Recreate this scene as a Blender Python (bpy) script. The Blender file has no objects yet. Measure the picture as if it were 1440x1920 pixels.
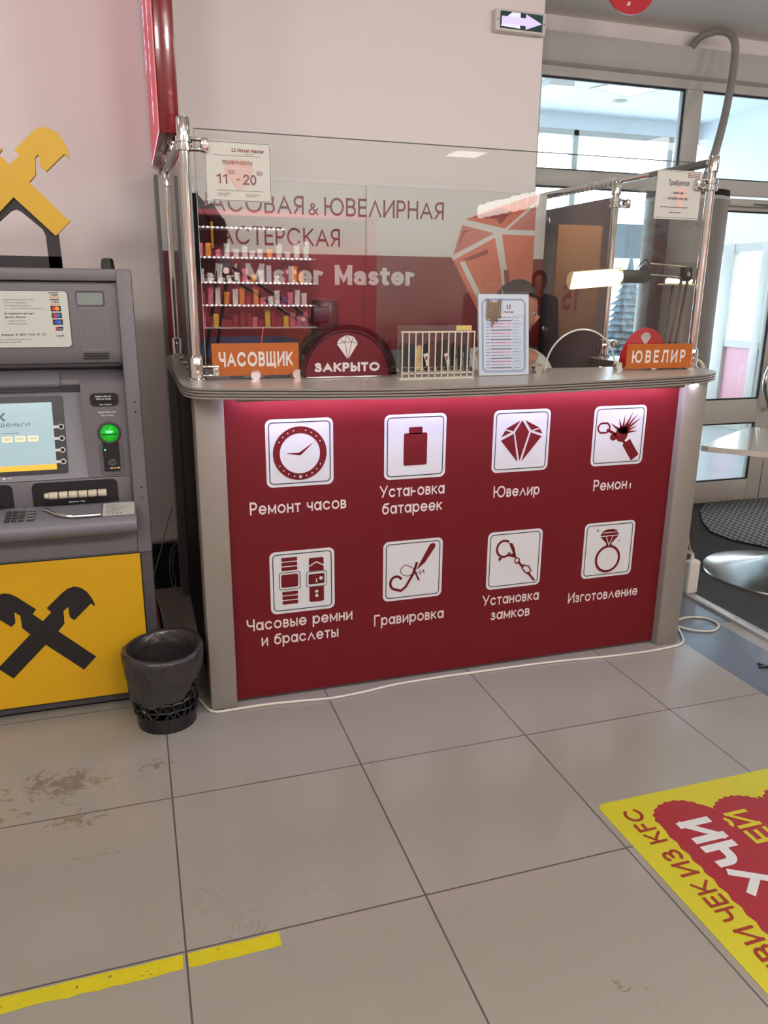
import bpy, bmesh, math, random
from mathutils import Vector, Matrix
random.seed(7)
sc = bpy.context.scene
COL = sc.collection

# ---------------------------------------------------------------- camera, light, exposure
F_PX = 1452.48
YAW, PITCH, ROLL = 0.310762, 0.277188, 0.0088969
CAM_POS = Vector((-0.01434, -2.13442, 1.49365))
fwd = Vector((math.sin(YAW) * math.cos(PITCH), math.cos(YAW) * math.cos(PITCH), -math.sin(PITCH)))
right0 = Vector((math.cos(YAW), -math.sin(YAW), 0))
up0 = right0.cross(fwd)
right = math.cos(ROLL) * right0 + math.sin(ROLL) * up0
up = -math.sin(ROLL) * right0 + math.cos(ROLL) * up0
cd = bpy.data.cameras.new('camera')
cam = bpy.data.objects.new('camera', cd)
COL.objects.link(cam)
m3 = Matrix((right, up, -fwd)).transposed()
cam.matrix_world = Matrix.Translation(CAM_POS) @ m3.to_4x4()
cd.sensor_fit = 'VERTICAL'
cd.sensor_height = 36.0
cd.lens = 36.0 * F_PX / 1920.0
cd.clip_start = 0.05
cd.clip_end = 200
sc.camera = cam

sc.view_settings.view_transform = 'Standard'
sc.view_settings.look = 'None'
sc.view_settings.gamma = 1.0
sc.view_settings.use_curve_mapping = False
sc.view_settings.exposure = 0.0

wd = bpy.data.worlds.new('overcast_sky')
sc.world = wd
wd.use_nodes = True
bg = wd.node_tree.nodes['Background']
bg.inputs[0].default_value = (0.90, 0.96, 1.0, 1)
bg.inputs[1].default_value = 7.0

PANEL_POWER = 5.0          # emission strength of the ceiling panels
PANEL_COLOR = (1.0, 0.955, 0.90)
VEST_POWER = 5.0
FILL_POWER = 31.0         # watts of each unseen area light added to brighten the wall
FILLS = [(-2.6, -3.0), (-.9, -3.1), (.9, -3.1), (2.7, -3.1), (4.4, -3.0)]
for tx, ty in FILLS:
    ld = bpy.data.lights.new('fill_light', 'AREA')
    ld.shape = 'SQUARE'
    ld.size = .5
    ld.energy = FILL_POWER
    ld.color = (1.0, .975, .95)
    lo = bpy.data.objects.new('fill_light', ld)
    COL.objects.link(lo)
    lo.location = (tx, ty, 2.93)
    lo.rotation_euler = Vector((-.04 * tx, 4.8, -1.25)).to_track_quat('-Z', 'Y').to_euler()

# ---------------------------------------------------------------- materials
def lin(c):
    c = c / 255.0
    return c / 12.92 if c <= 0.04045 else ((c + 0.055) / 1.055) ** 2.4

def rgb(r, g, b):
    return (lin(r), lin(g), lin(b), 1.0)

MATS = {}
def mat(name, col, rough=0.5, metal=0.0, spec=0.5, var=0.05, scale=9.0, emit=None, estr=0.0, coat=0.0, bump=0.0, bscale=60.0, bdist=0.003):
    """principled material, its base colour gently varied by procedural noise"""
    if name in MATS:
        return MATS[name]
    m = bpy.data.materials.new(name)
    m.use_nodes = True
    nt = m.node_tree
    p = nt.nodes['Principled BSDF']
    c = rgb(*col)
    tc = nt.nodes.new('ShaderNodeTexCoord')
    nz = nt.nodes.new('ShaderNodeTexNoise')
    nz.inputs['Scale'].default_value = scale
    nz.inputs['Detail'].default_value = 3
    nt.links.new(tc.outputs['Object'], nz.inputs['Vector'])
    mx = nt.nodes.new('ShaderNodeMix')
    mx.data_type = 'RGBA'
    nt.links.new(nz.outputs['Fac'], mx.inputs['Factor'])
    mx.inputs['A'].default_value = (c[0] * (1 - var), c[1] * (1 - var), c[2] * (1 - var), 1)
    mx.inputs['B'].default_value = (min(1, c[0] * (1 + var)), min(1, c[1] * (1 + var)), min(1, c[2] * (1 + var)), 1)
    nt.links.new(mx.outputs['Result'], p.inputs['Base Color'])
    p.inputs['Roughness'].default_value = rough
    p.inputs['Metallic'].default_value = metal
    p.inputs['Specular IOR Level'].default_value = spec
    p.inputs['Coat Weight'].default_value = coat
    if emit:
        p.inputs['Emission Color'].default_value = rgb(*emit)
        p.inputs['Emission Strength'].default_value = estr
    if bump > 0:
        n2 = nt.nodes.new('ShaderNodeTexNoise')
        n2.inputs['Scale'].default_value = bscale
        nt.links.new(tc.outputs['Object'], n2.inputs['Vector'])
        b = nt.nodes.new('ShaderNodeBump')
        b.inputs['Strength'].default_value = bump
        b.inputs['Distance'].default_value = bdist
        nt.links.new(n2.outputs['Fac'], b.inputs['Height'])
        nt.links.new(b.outputs['Normal'], p.inputs['Normal'])
    MATS[name] = m
    return m

def glass_mat(name, tint=(1, 1, 1), ior=1.5, haze=0.0, haze_col=(200, 200, 200)):
    """thin architectural glass: straight-through transparency plus Fresnel mirror reflection"""
    m = bpy.data.materials.new(name)
    m.use_nodes = True
    nt = m.node_tree
    nt.nodes.remove(nt.nodes['Principled BSDF'])
    out = nt.nodes['Material Output']
    tr = nt.nodes.new('ShaderNodeBsdfTransparent')
    tr.inputs[0].default_value = (*tint, 1)
    gl = nt.nodes.new('ShaderNodeBsdfGlossy')
    gl.inputs['Roughness'].default_value = 0.0
    geo = nt.nodes.new('ShaderNodeNewGeometry')
    mi = nt.nodes.new('ShaderNodeMix')
    nt.links.new(geo.outputs['Backfacing'], mi.inputs['Factor'])
    mi.inputs['A'].default_value = ior
    mi.inputs['B'].default_value = 1.0 / ior
    fr = nt.nodes.new('ShaderNodeFresnel')
    nt.links.new(mi.outputs['Result'], fr.inputs['IOR'])
    a = nt.nodes.new('ShaderNodeMixShader')
    nt.links.new(fr.outputs[0], a.inputs[0])
    if haze > 0:
        df = nt.nodes.new('ShaderNodeBsdfDiffuse')
        df.inputs[0].default_value = rgb(*haze_col)
        nz = nt.nodes.new('ShaderNodeTexNoise')
        nz.inputs['Scale'].default_value = 3.0
        tc = nt.nodes.new('ShaderNodeTexCoord')
        nt.links.new(tc.outputs['Object'], nz.inputs['Vector'])
        mr = nt.nodes.new('ShaderNodeMapRange')
        mr.inputs['To Min'].default_value = haze * 0.85
        mr.inputs['To Max'].default_value = min(1, haze * 1.15)
        nt.links.new(nz.outputs['Fac'], mr.inputs['Value'])
        h = nt.nodes.new('ShaderNodeMixShader')
        nt.links.new(mr.outputs['Result'], h.inputs[0])
        nt.links.new(tr.outputs[0], h.inputs[1])
        nt.links.new(df.outputs[0], h.inputs[2])
        nt.links.new(h.outputs[0], a.inputs[1])
    else:
        nt.links.new(tr.outputs[0], a.inputs[1])
    nt.links.new(gl.outputs[0], a.inputs[2])
    nt.links.new(a.outputs[0], out.inputs[0])
    MATS[name] = m
    return m

WHITEWALL = mat('wall_paint', (236, 228, 226), 0.62, var=0.02, scale=2)
CEIL = mat('ceiling_paint', (236, 230, 222), 0.7, var=0.02)
GREYBOARD = mat('grey_laminate', (118, 118, 120), 0.4)
BOARDWHITE = mat('board_white', (212, 210, 205), 0.45, var=0.02)
BOARDRED = mat('board_red', (120, 18, 27), 0.42, var=0.03)
PRINTRED = mat('print_dark_red', (122, 24, 34), 0.4)
FACETA = mat('facet_orange', (212, 112, 84), 0.45, var=0.08, scale=5)
FACETB = mat('facet_salmon', (196, 116, 104), 0.45, var=0.08, scale=5)
FACETC = mat('facet_dark', (150, 52, 46), 0.45, var=0.05)
PANELRED = mat('panel_red', (104, 17, 25), 0.5, var=0.03, spec=0.3)
ICONWHITE = mat('icon_white', (210, 213, 216), 0.45, var=0.01)
INK = mat('ink_black', (26, 22, 24), 0.5)
LETTER = mat('letter_white', (218, 208, 206), 0.45, var=0.01)
SILVER = mat('silver_laminate', (142, 135, 126), 0.42, metal=0.15, var=0.04, scale=40)
TOPGREY = mat('worktop_grey', (162, 156, 150), 0.28, var=0.04, scale=60)
GROOVE = mat('groove_grey', (62, 59, 56), 0.5)
DARKWOOD = mat('dark_wood', (36, 25, 25), 0.6, var=0.25, scale=6, spec=0.15)
CHROME = mat('chrome', (215, 212, 206), 0.09, metal=1.0, var=0.01)
STEEL = mat('brushed_steel', (188, 186, 182), 0.22, metal=1.0, var=0.04)
BLACK = mat('black_plastic', (20, 20, 22), 0.38, var=0.1)
BLACKM = mat('black_matte', (16, 16, 18), 0.75, var=0.1)
WHITEPL = mat('white_plastic', (216, 212, 204), 0.35, var=0.02)
CABLEW = mat('cable_white', (212, 206, 192), 0.45, var=0.03)
PAPER = mat('paper', (198, 198, 190), 0.6, var=0.015)
ATMG = mat('atm_grey', (110, 106, 111), 0.45, var=0.03, scale=20, bump=0.04, bscale=260)
ATML = mat('atm_light_grey', (120, 118, 126), 0.42, var=0.03, scale=20, bump=0.03, bscale=260)
ATMD = mat('atm_dark_grey', (72, 70, 74), 0.45, var=0.04)
ATMB = mat('atm_black', (24, 23, 27), 0.35, var=0.05)
YELLOW = mat('bank_yellow', (208, 162, 20), 0.42, var=0.02, spec=0.35)
YELLOW2 = mat('bank_yellow_dark', (208, 164, 18), 0.45, var=0.02)
TAPE = mat('tape_yellow', (200, 188, 26), 0.45, var=0.12, scale=26)
STICKY = mat('sticker_yellow', (196, 190, 34), 0.4, var=0.03)
STICKR = mat('sticker_red', (156, 32, 44), 0.4, var=0.03)
STICKB = mat('sticker_brown', (146, 44, 30), 0.45, var=0.03)
STICKW = mat('sticker_white', (212, 214, 214), 0.4, var=0.02)
ORANGE = mat('sign_orange', (176, 92, 26), 0.4, var=0.12, scale=5)
MAROON = mat('sign_maroon', (98, 14, 26), 0.35, var=0.04)
SIGNRED = mat('sign_red', (196, 26, 46), 0.38, var=0.04)
LIGHTRED = mat('lightbox_red', (116, 8, 15), 0.18, var=0.04, coat=0.4)
LITRED = mat('lit_red_acrylic', (200, 70, 80), 0.4, emit=(236, 104, 112), estr=0.22)
LITWHITE = mat('lit_white_letter', (240, 236, 250), 0.4, emit=(226, 220, 255), estr=0.9)
GLASS = glass_mat('clear_glass', (0.97, 0.985, 0.975), 1.55)
PLEXI = glass_mat('clear_plexi', (0.96, 0.97, 0.965), 1.45, haze=0.05)
SMOKED = glass_mat('smoked_plexi', (0.55, 0.42, 0.44), 1.5, haze=0.12, haze_col=(110, 60, 70))
HAZEG = glass_mat('hazy_glass', (0.75, 0.75, 0.75), 1.5, haze=0.72, haze_col=(158, 152, 148))  # diffuse grey haze mixed into the pane
WINGLASS = glass_mat('window_glass', (0.95, 0.985, 1.0), 1.5)
FRAMEW = mat('frame_white_grey', (192, 189, 182), 0.4, var=0.02)
FRAMEB = mat('frame_beige', (190, 184, 174), 0.4, var=0.02)
RUBBER = mat('gasket_black', (30, 34, 38), 0.6)
COLG = mat('column_grey', (122, 116, 110), 0.4, var=0.03)
COLD = mat('column_stripe', (62, 54, 62), 0.45)
TINTED = mat('tinted_door_panel', (124, 110, 112), 0.36, var=0.08, scale=2)
VESTW = mat('vestibule_white', (224, 230, 234), 0.6, var=0.02)
VESTF = mat('vestibule_floor', (170, 176, 178), 0.2, var=0.2, scale=1.3)
SNOW = mat('snow', (236, 242, 250), 0.8, var=0.04)
FIR = mat('fir_needles', (58, 78, 90), 0.9, var=0.4, scale=14)
CONDUIT = mat('grey_conduit', (142, 138, 132), 0.5, var=0.03)
BAG = mat('bin_bag', (50, 46, 46), 0.25, var=0.25, scale=14, bump=0.7, bscale=20, bdist=0.012)
LEDB = mat('bulb_white', (255, 255, 255), 0.4, emit=(235, 235, 255), estr=60.0)
BASKET = mat('basket_black', (18, 18, 20), 0.3, var=0.1)
LAMPG = mat('lamp_grey', (62, 62, 60), 0.35, metal=0.4)
LAMPS = mat('lamp_silver', (190, 184, 170), 0.25, metal=0.9)
TUBE = mat('lamp_tube', (255, 246, 220), 0.4, emit=(255, 240, 205), estr=14.0)
LED = mat('led_diode', (255, 255, 255), 0.4, emit=(215, 210, 255), estr=420.0)
CHAIRB = mat('chair_blue', (70, 82, 116), 0.85, var=0.1, scale=40)
JACKET = mat('black_cloth', (14, 14, 16), 0.9, var=0.2, scale=30)
MUSTARD = mat('mustard_reflection', (196, 150, 30), 0.8)
SKIN = mat('skin', (196, 138, 110), 0.5, var=0.06, scale=14)
HAIR = mat('brown_hair', (34, 24, 19), 0.7, var=0.3, scale=60)
COAT = mat('white_cloth', (206, 202, 200), 0.8, var=0.04)
DESK = mat('desk_grey', (120, 118, 116), 0.4)
SCREEN = mat('screen_blue', (150, 176, 184), 0.2, emit=(160, 190, 198), estr=0.42)
SCREENB = mat('screen_button', (214, 214, 180), 0.3, emit=(214, 214, 180), estr=0.45)
SCREENO = mat('screen_orange', (240, 176, 50), 0.3, emit=(240, 172, 50), estr=0.5)
SCREENT = mat('screen_text', (90, 104, 116), 0.3)
GREEN = mat('green_dome', (20, 160, 40), 0.12, emit=(10, 235, 30), estr=0.3, coat=0.5)
GREENHOT = mat('green_led', (60, 255, 120), 0.2, emit=(90, 255, 150), estr=1.6)
CREAM = mat('cream_roller', (206, 198, 176), 0.4, var=0.04)
LCD = mat('lcd_window', (132, 142, 138), 0.25, var=0.02)
PANELEMIT = mat('ceiling_panel_light', (255, 252, 245), 0.5, emit=(255, 250, 242), estr=PANEL_POWER)
MATG = {}
STRAPS = [mat('strap_%s' % n, c, 0.7, var=0.15, scale=60) for n, c in (
    ('charcoal', (58, 54, 60)), ('slate', (44, 50, 58)), ('tan', (190, 168, 118)), ('black', (26, 26, 30)), ('brown', (98, 60, 46)),
    ('dark_brown', (60, 48, 42)), ('olive', (66, 58, 44)), ('near_black', (34, 28, 28)))]

# ---------------------------------------------------------------- 2-D shapes
def circle(cx, cy, r, n=32, ry=None, a0=0.0):
    ry = r if ry is None else ry
    return [(cx + r * math.cos(a0 + 2 * math.pi * i / n), cy + ry * math.sin(a0 + 2 * math.pi * i / n)) for i in range(n)]

def arc(cx, cy, rx, ry, d0, d1, n=14):
    return [(cx + rx * math.cos(math.radians(d0 + (d1 - d0) * i / n)), cy + ry * math.sin(math.radians(d0 + (d1 - d0) * i / n))) for i in range(n + 1)]

def rrect(x0, y0, x1, y1, r, n=6):
    r = min(r, (x1 - x0) / 2 - 1e-6, (y1 - y0) / 2 - 1e-6)
    return arc(x1 - r, y1 - r, r, r, 0, 90, n) + arc(x0 + r, y1 - r, r, r, 90, 180, n) + arc(x0 + r, y0 + r, r, r, 180, 270, n) + arc(x1 - r, y0 + r, r, r, 270, 360, n)

def rect(x0, y0, x1, y1):
    return [(x0, y0), (x1, y0), (x1, y1), (x0, y1)]

def stroke(path, w, closed=False, cap=True):
    """a mitred ribbon of width w along a 2-D path, as a list of quads"""
    P = []
    for p in path:
        if not P or (abs(p[0] - P[-1][0]) + abs(p[1] - P[-1][1])) > 1e-7:
            P.append(p)
    if closed and len(P) > 2 and abs(P[0][0] - P[-1][0]) + abs(P[0][1] - P[-1][1]) < 1e-6:
        P.pop()
    n = len(P)
    if n < 2:
        return []
    h = w / 2
    Ls, Rs = [], []
    for i in range(n):
        a = P[i - 1] if (closed or i > 0) else None
        b = P[i]
        c = P[(i + 1) % n] if (closed or i < n - 1) else None
        def nrm(u, v):
            dx, dy = v[0] - u[0], v[1] - u[1]
            l = math.hypot(dx, dy) or 1e-9
            return (-dy / l, dx / l)
        n1 = nrm(a, b) if a else nrm(b, c)
        n2 = nrm(b, c) if c else n1
        mx, my = n1[0] + n2[0], n1[1] + n2[1]
        l = math.hypot(mx, my)
        if l < 0.35:
            mx, my, k = n2[0], n2[1], 1.0
        else:
            mx, my = mx / l, my / l
            k = min(1.0 / max(0.3, mx * n2[0] + my * n2[1]), 2.6)
        ex = ey = 0.0
        if cap and not closed and (i == 0 or i == n - 1):
            s = -1 if i == 0 else 1
            ex, ey = s * n1[1] * h, -s * n1[0] * h
        Ls.append((b[0] + mx * h * k + ex, b[1] + my * h * k + ey))
        Rs.append((b[0] - mx * h * k + ex, b[1] - my * h * k + ey))
    out = []
    for i in range(n if closed else n - 1):
        j = (i + 1) % n
        out.append([Rs[i], Rs[j], Ls[j], Ls[i]])
    return out

# ---------------------------------------------------------------- stroke lettering (every letter drawn from lines and arcs)
G = {
 'А': (.86, '0,0 .5,1 1,0|.2,.33 .8,.33'), 'Б': (.6, '.9,1 0,1 0,0 .55,0 @.55,.285,.45,.285,-90,90 0,.57'),
 'В': (.6, '0,0 0,1 .52,1 @.52,.765,.4,.235,90,-90 0,.53|.5,.53 @.55,.265,.45,.265,90,-90 0,0'), 'Г': (.5, '0,0 0,1 1,1'),
 'Д': (.8, '0,-.16 0,0 1,0 1,-.16|.14,0 .3,1 .86,1 .86,0'), 'Е': (.52, '1,1 0,1 0,0 1,0|0,.52 .9,.52'),
 'Ж': (1.0, '0,1 .5,.5 1,1|0,0 .5,.5 1,0|.5,0 .5,1'), 'З': (.56, '@.46,.77,.42,.23,150,-90 .3,.54|.46,.54 @.46,.27,.54,.27,90,-145'),
 'И': (.72, '0,0 0,1|1,0 1,1|0,0 1,1'), 'Й': (.72, '0,0 0,1|1,0 1,1|0,0 1,1|@.5,1.28,.22,.1,190,350'),
 'К': (.66, '0,0 0,1|.95,1 0,.4|.3,.58 1,0'), 'Л': (.8, '0,0 .5,1 1,0'),
 'Ӆ': (.76, '0,0 .12,.05 .26,1 1,1 1,0'),
 'М': (.9, '0,0 0,1|1,0 1,1|0,1 .5,.12 1,1'), 'Н': (.68, '0,0 0,1|1,0 1,1|0,.52 1,.52'), 'О': (1.0, '@.5,.5,.5,.5,0,360'),
 'П': (.68, '0,0 0,1 1,1 1,0'), 'Р': (.56, '0,0 0,1 .52,1 @.52,.72,.48,.28,90,-90 0,.44'), 'С': (.92, '@.52,.5,.52,.5,40,320'),
 'Т': (.6, '0,1 1,1|.5,0 .5,1'), 'У': (.74, '0,1 .52,.38|1,1 .36,0'), 'Ф': (.95, '@.5,.5,.5,.36,0,360|.5,0 .5,1'), 'Х': (.7, '0,0 1,1|0,1 1,0'),
 'Ц': (.74, '0,1 0,0 1,0|.86,1 .86,0|1,0 1,-.18'), 'Ч': (.62, '0,1 0,.72 @.42,.72,.42,.28,180,270 1,.44|1,0 1,1'), 'Ш': (.95, '0,1 0,0 1,0 1,1|.5,0 .5,1'),
 'Щ': (1.02, '0,1 0,0 1,0 1,-.18|.46,0 .46,1|.92,0 .92,1'), 'Ы': (.86, '0,1 0,0 .36,0 @.36,.28,.26,.28,-90,90 0,.56|1,0 1,1'),
 'Ъ': (.7, '0,1 .28,1 .28,0 .6,0 @.6,.28,.4,.28,-90,90 .28,.56'), 'Ь': (.56, '0,1 0,0 .5,0 @.5,.28,.5,.28,-90,90 0,.56'), 'Э': (.85, '@.45,.5,.55,.5,-140,140|.4,.5 1,.5'),
 'Ю': (1.3, '0,0 0,1|0,.5 .3,.5|@.66,.5,.34,.5,0,360'), 'Я': (.58, '1,0 1,1 .48,1 @.48,.72,.48,.28,90,270 1,.44|.5,.44 0,0'),
 '&': (.72, '1,0 .3,.68 @.42,.82,.2,.18,210,-30 .15,.42 @.36,.24,.36,.24,140,300 .95,.5'), '-': (.4, '0,.42 1,.42'), ':': (.1, '.5,.05 .5,.06|.5,.6 .5,.61'),
 '.': (.08, '.5,0 .5,.01'), '»': (.5, '0,.15 .4,.45 0,.75|.5,.15 .9,.45 .5,.75'), '!': (.1, '.5,.35 .5,1|.5,0 .5,.02'), '•': (.15, '.5,.35 .5,.37'),
 '0': (.58, '@.5,.5,.5,.5,0,360'), '1': (.36, '0,.78 .9,1 .9,0'), '2': (.56, '@.5,.72,.5,.28,170,-30 0,0 1,0'), '3': (.56, '@.46,.77,.42,.23,150,-90|.46,.54 @.46,.27,.54,.27,90,-145'),
 '5': (.56, '.9,1 .15,1 .08,.55 @.48,.32,.52,.32,120,-140'), '7': (.54, '0,1 1,1 .35,0'), '8': (.56, '@.5,.76,.42,.24,0,360|@.5,.26,.5,.26,0,360'),
 '6': (.56, '@.5,.3,.5,.3,0,360|.02,.4 .5,1'), '9': (.56, '@.5,.7,.5,.3,0,360|.98,.6 .5,0'), '4': (.6, '.75,0 .75,1 0,.3 1,.3'), '₽': (.6, '.2,0 .2,1 .6,1 @.6,.75,.4,.25,90,-90 0,.5|0,.25 .7,.25'),
 'M': (.86, '0,0 0,1|1,0 1,1|0,1 .5,.1 1,1'), 'V': (.8, '0,1 .5,0 1,1'), 'I': (.06, '.5,0 .5,1'), 'S': (.56, '@.5,.75,.45,.25,40,270|.5,.5 @.5,.25,.5,.25,90,-140'),
 'N': (.7, '0,0 0,1 1,0 1,1'), 'K': (.66, '0,0 0,1|.95,1 0,.4|.3,.58 1,0'), 'F': (.5, '0,0 0,1 1,1|0,.52 .85,.52'), 'C': (.88, '@.52,.5,.52,.5,42,318'), 'R': (.58, '0,0 0,1 .52,1 @.52,.74,.46,.26,90,-90 0,.48|.5,.48 1,0'), 'T': (.6, '0,1 1,1|.5,0 .5,1'),
 'A': (.86, '0,0 .5,1 1,0|.2,.33 .8,.33'),
}
# lowercase, in x-height units (scaled by XH); letters not listed are small capitals
XH = 0.72
GL = {
 'ħ': (.68, '0,0 0,1|0,.52 .8,.52'),
 'л': (.9, '0,0 .5,1 1,0'),
 'а': (.82, '@.46,.5,.46,.5,0,360|1,0 1,1'), 'б': (.82, '@.5,.46,.5,.46,0,360|0,.5 .08,1.0 .4,1.32 1,1.4'), 'е': (.86, '0,.5 1,.5 @.5,.5,.5,.5,0,318'),
 'о': (.9, '@.5,.5,.5,.5,0,360'), 'р': (.84, '@.54,.5,.46,.5,0,360|0,-.45 0,1'), 'с': (.84, '@.52,.5,.52,.5,42,318'), 'у': (.74, '0,1 .52,.12|1,1 .3,-.45'),
 'ф': (1.0, '@.5,.5,.5,.5,0,360|.5,-.45 .5,1.4'), 'i': (.05, '.5,0 .5,1|.5,1.36 .5,1.38'), 's': (.58, '@.5,.75,.45,.25,40,270|.5,.5 @.5,.25,.5,.25,90,-140'),
 't': (.5, '.42,1.35 .42,.2 @.72,.2,.3,.2,180,300|0,1 1,1'), 'e': (.82, '0,.5 1,.5 @.5,.5,.5,.5,0,318'), 'r': (.46, '0,0 0,1|0,.6 @.6,.6,.6,.36,180,60'), 'a': (.78, '@.46,.32,.46,.32,0,360|1,0 1,.62 @.5,.66,.5,.34,0,150'),
 'k': (.66, '0,0 0,1.4|.95,1 0,.4|.3,.58 1,0'), 'o': (.9, '@.5,.5,.5,.5,0,360'), 'u': (.76, '0,1 0,.4 @.5,.4,.5,.4,180,360 1,1|1,0 1,1'), 'y': (.74, '0,1 .52,.12|1,1 .3,-.45'), 'c': (.84, '@.52,.5,.52,.5,42,318'), 'p': (.84, '@.54,.5,.46,.5,0,360|0,-.45 0,1'), 'd': (.84, '@.46,.5,.46,.5,0,360|1,0 1,1.4'),
}

def glyph(ch):
    if ch in GL:
        return GL[ch][0] * XH, GL[ch][1], XH
    if ch in G:
        return G[ch][0], G[ch][1], 1.0
    u = ch.upper()
    if u in G:
        return G[u][0] * XH, G[u][1], XH
    return 0.5, '', 1.0

def parse(code):
    for part in code.split('|'):
        pts = []
        closed = False
        for tok in part.split():
            if tok[0] == '@':
                cx, cy, rx, ry, a, b = [float(v) for v in tok[1:].split(',')]
                nn = max(6, int(abs(b - a) / 18))
                pts += arc(cx, cy, rx, ry, a, b, nn)
                if abs(b - a) >= 359.9:
                    closed = True
            else:
                pts.append(tuple(float(v) for v in tok.split(',')))
        yield pts, closed

def text(s, h, wt=0.12, width=None, track=0.16, shear=0.0, wide=1.0, align='L', space=0.36):
    """letters of cap height h as quads; wt = stroke weight and track = gap, both in cap heights; width fits the line to a length"""
    polys, x = [], 0.0
    for ch in s:
        if ch == ' ':
            x += space + track
            continue
        gw, code, sc_ = glyph(ch)
        gw *= wide
        for pts, closed in parse(code):
            if not pts:
                continue
            q = [(x + wt / 2 + px * gw, wt / 2 + py * (sc_ - wt)) for px, py in pts]
            ys = [p[1] for p in q]
            lo, hi = min(ys) - wt / 2, max(ys) + wt / 2
            for poly in stroke(q, wt, closed):
                polys.append([(px, min(max(py, lo), hi)) for px, py in poly])
        x += gw + wt + track
    total = max(x - track, 1e-6)
    sx = (width / (total * h)) if width else 1.0
    off = {'L': 0.0, 'C': -total * h * sx / 2, 'R': -total * h * sx}[align]
    return [[(px * h * sx + py * h * shear + off, py * h) for px, py in poly] for poly in polys]

def moved(polys, dx, dy):
    return [[(x + dx, y + dy) for x, y in p] for p in polys]

def lines_of_print(x0, y0, x1, rows, pitch, h=0.35):
    """unreadably small print: rows of short dashes"""
    out = []
    for r in range(rows):
        x = x0
        end = x0 + (x1 - x0) * random.uniform(0.55, 1.0)
        y = y0 - r * pitch
        while x < end:
            w = random.uniform(0.6, 2.2) * pitch
            out.append(rect(x, y - pitch * h / 2, min(x + w, end), y + pitch * h / 2))
            x += w + pitch * 0.35
    return out

# ---------------------------------------------------------------- mesh builder
class Frame:
    """a drawing plane: origin, across, up; N points out of its face"""
    def __init__(self, o, u, v):
        self.o, self.u, self.v = Vector(o), Vector(u).normalized(), Vector(v).normalized()
        self.n = self.u.cross(self.v)
    def at(self, x, y, d=0.0):
        return self.o + self.u * x + self.v * y + self.n * d

FRONT = lambda y: Frame((0, y, 0), (1, 0, 0), (0, 0, 1))      # faces the camera side (-Y); x, z in world metres
FLOORF = Frame((0, 0, 0), (1, 0, 0), (0, 1, 0))

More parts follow.
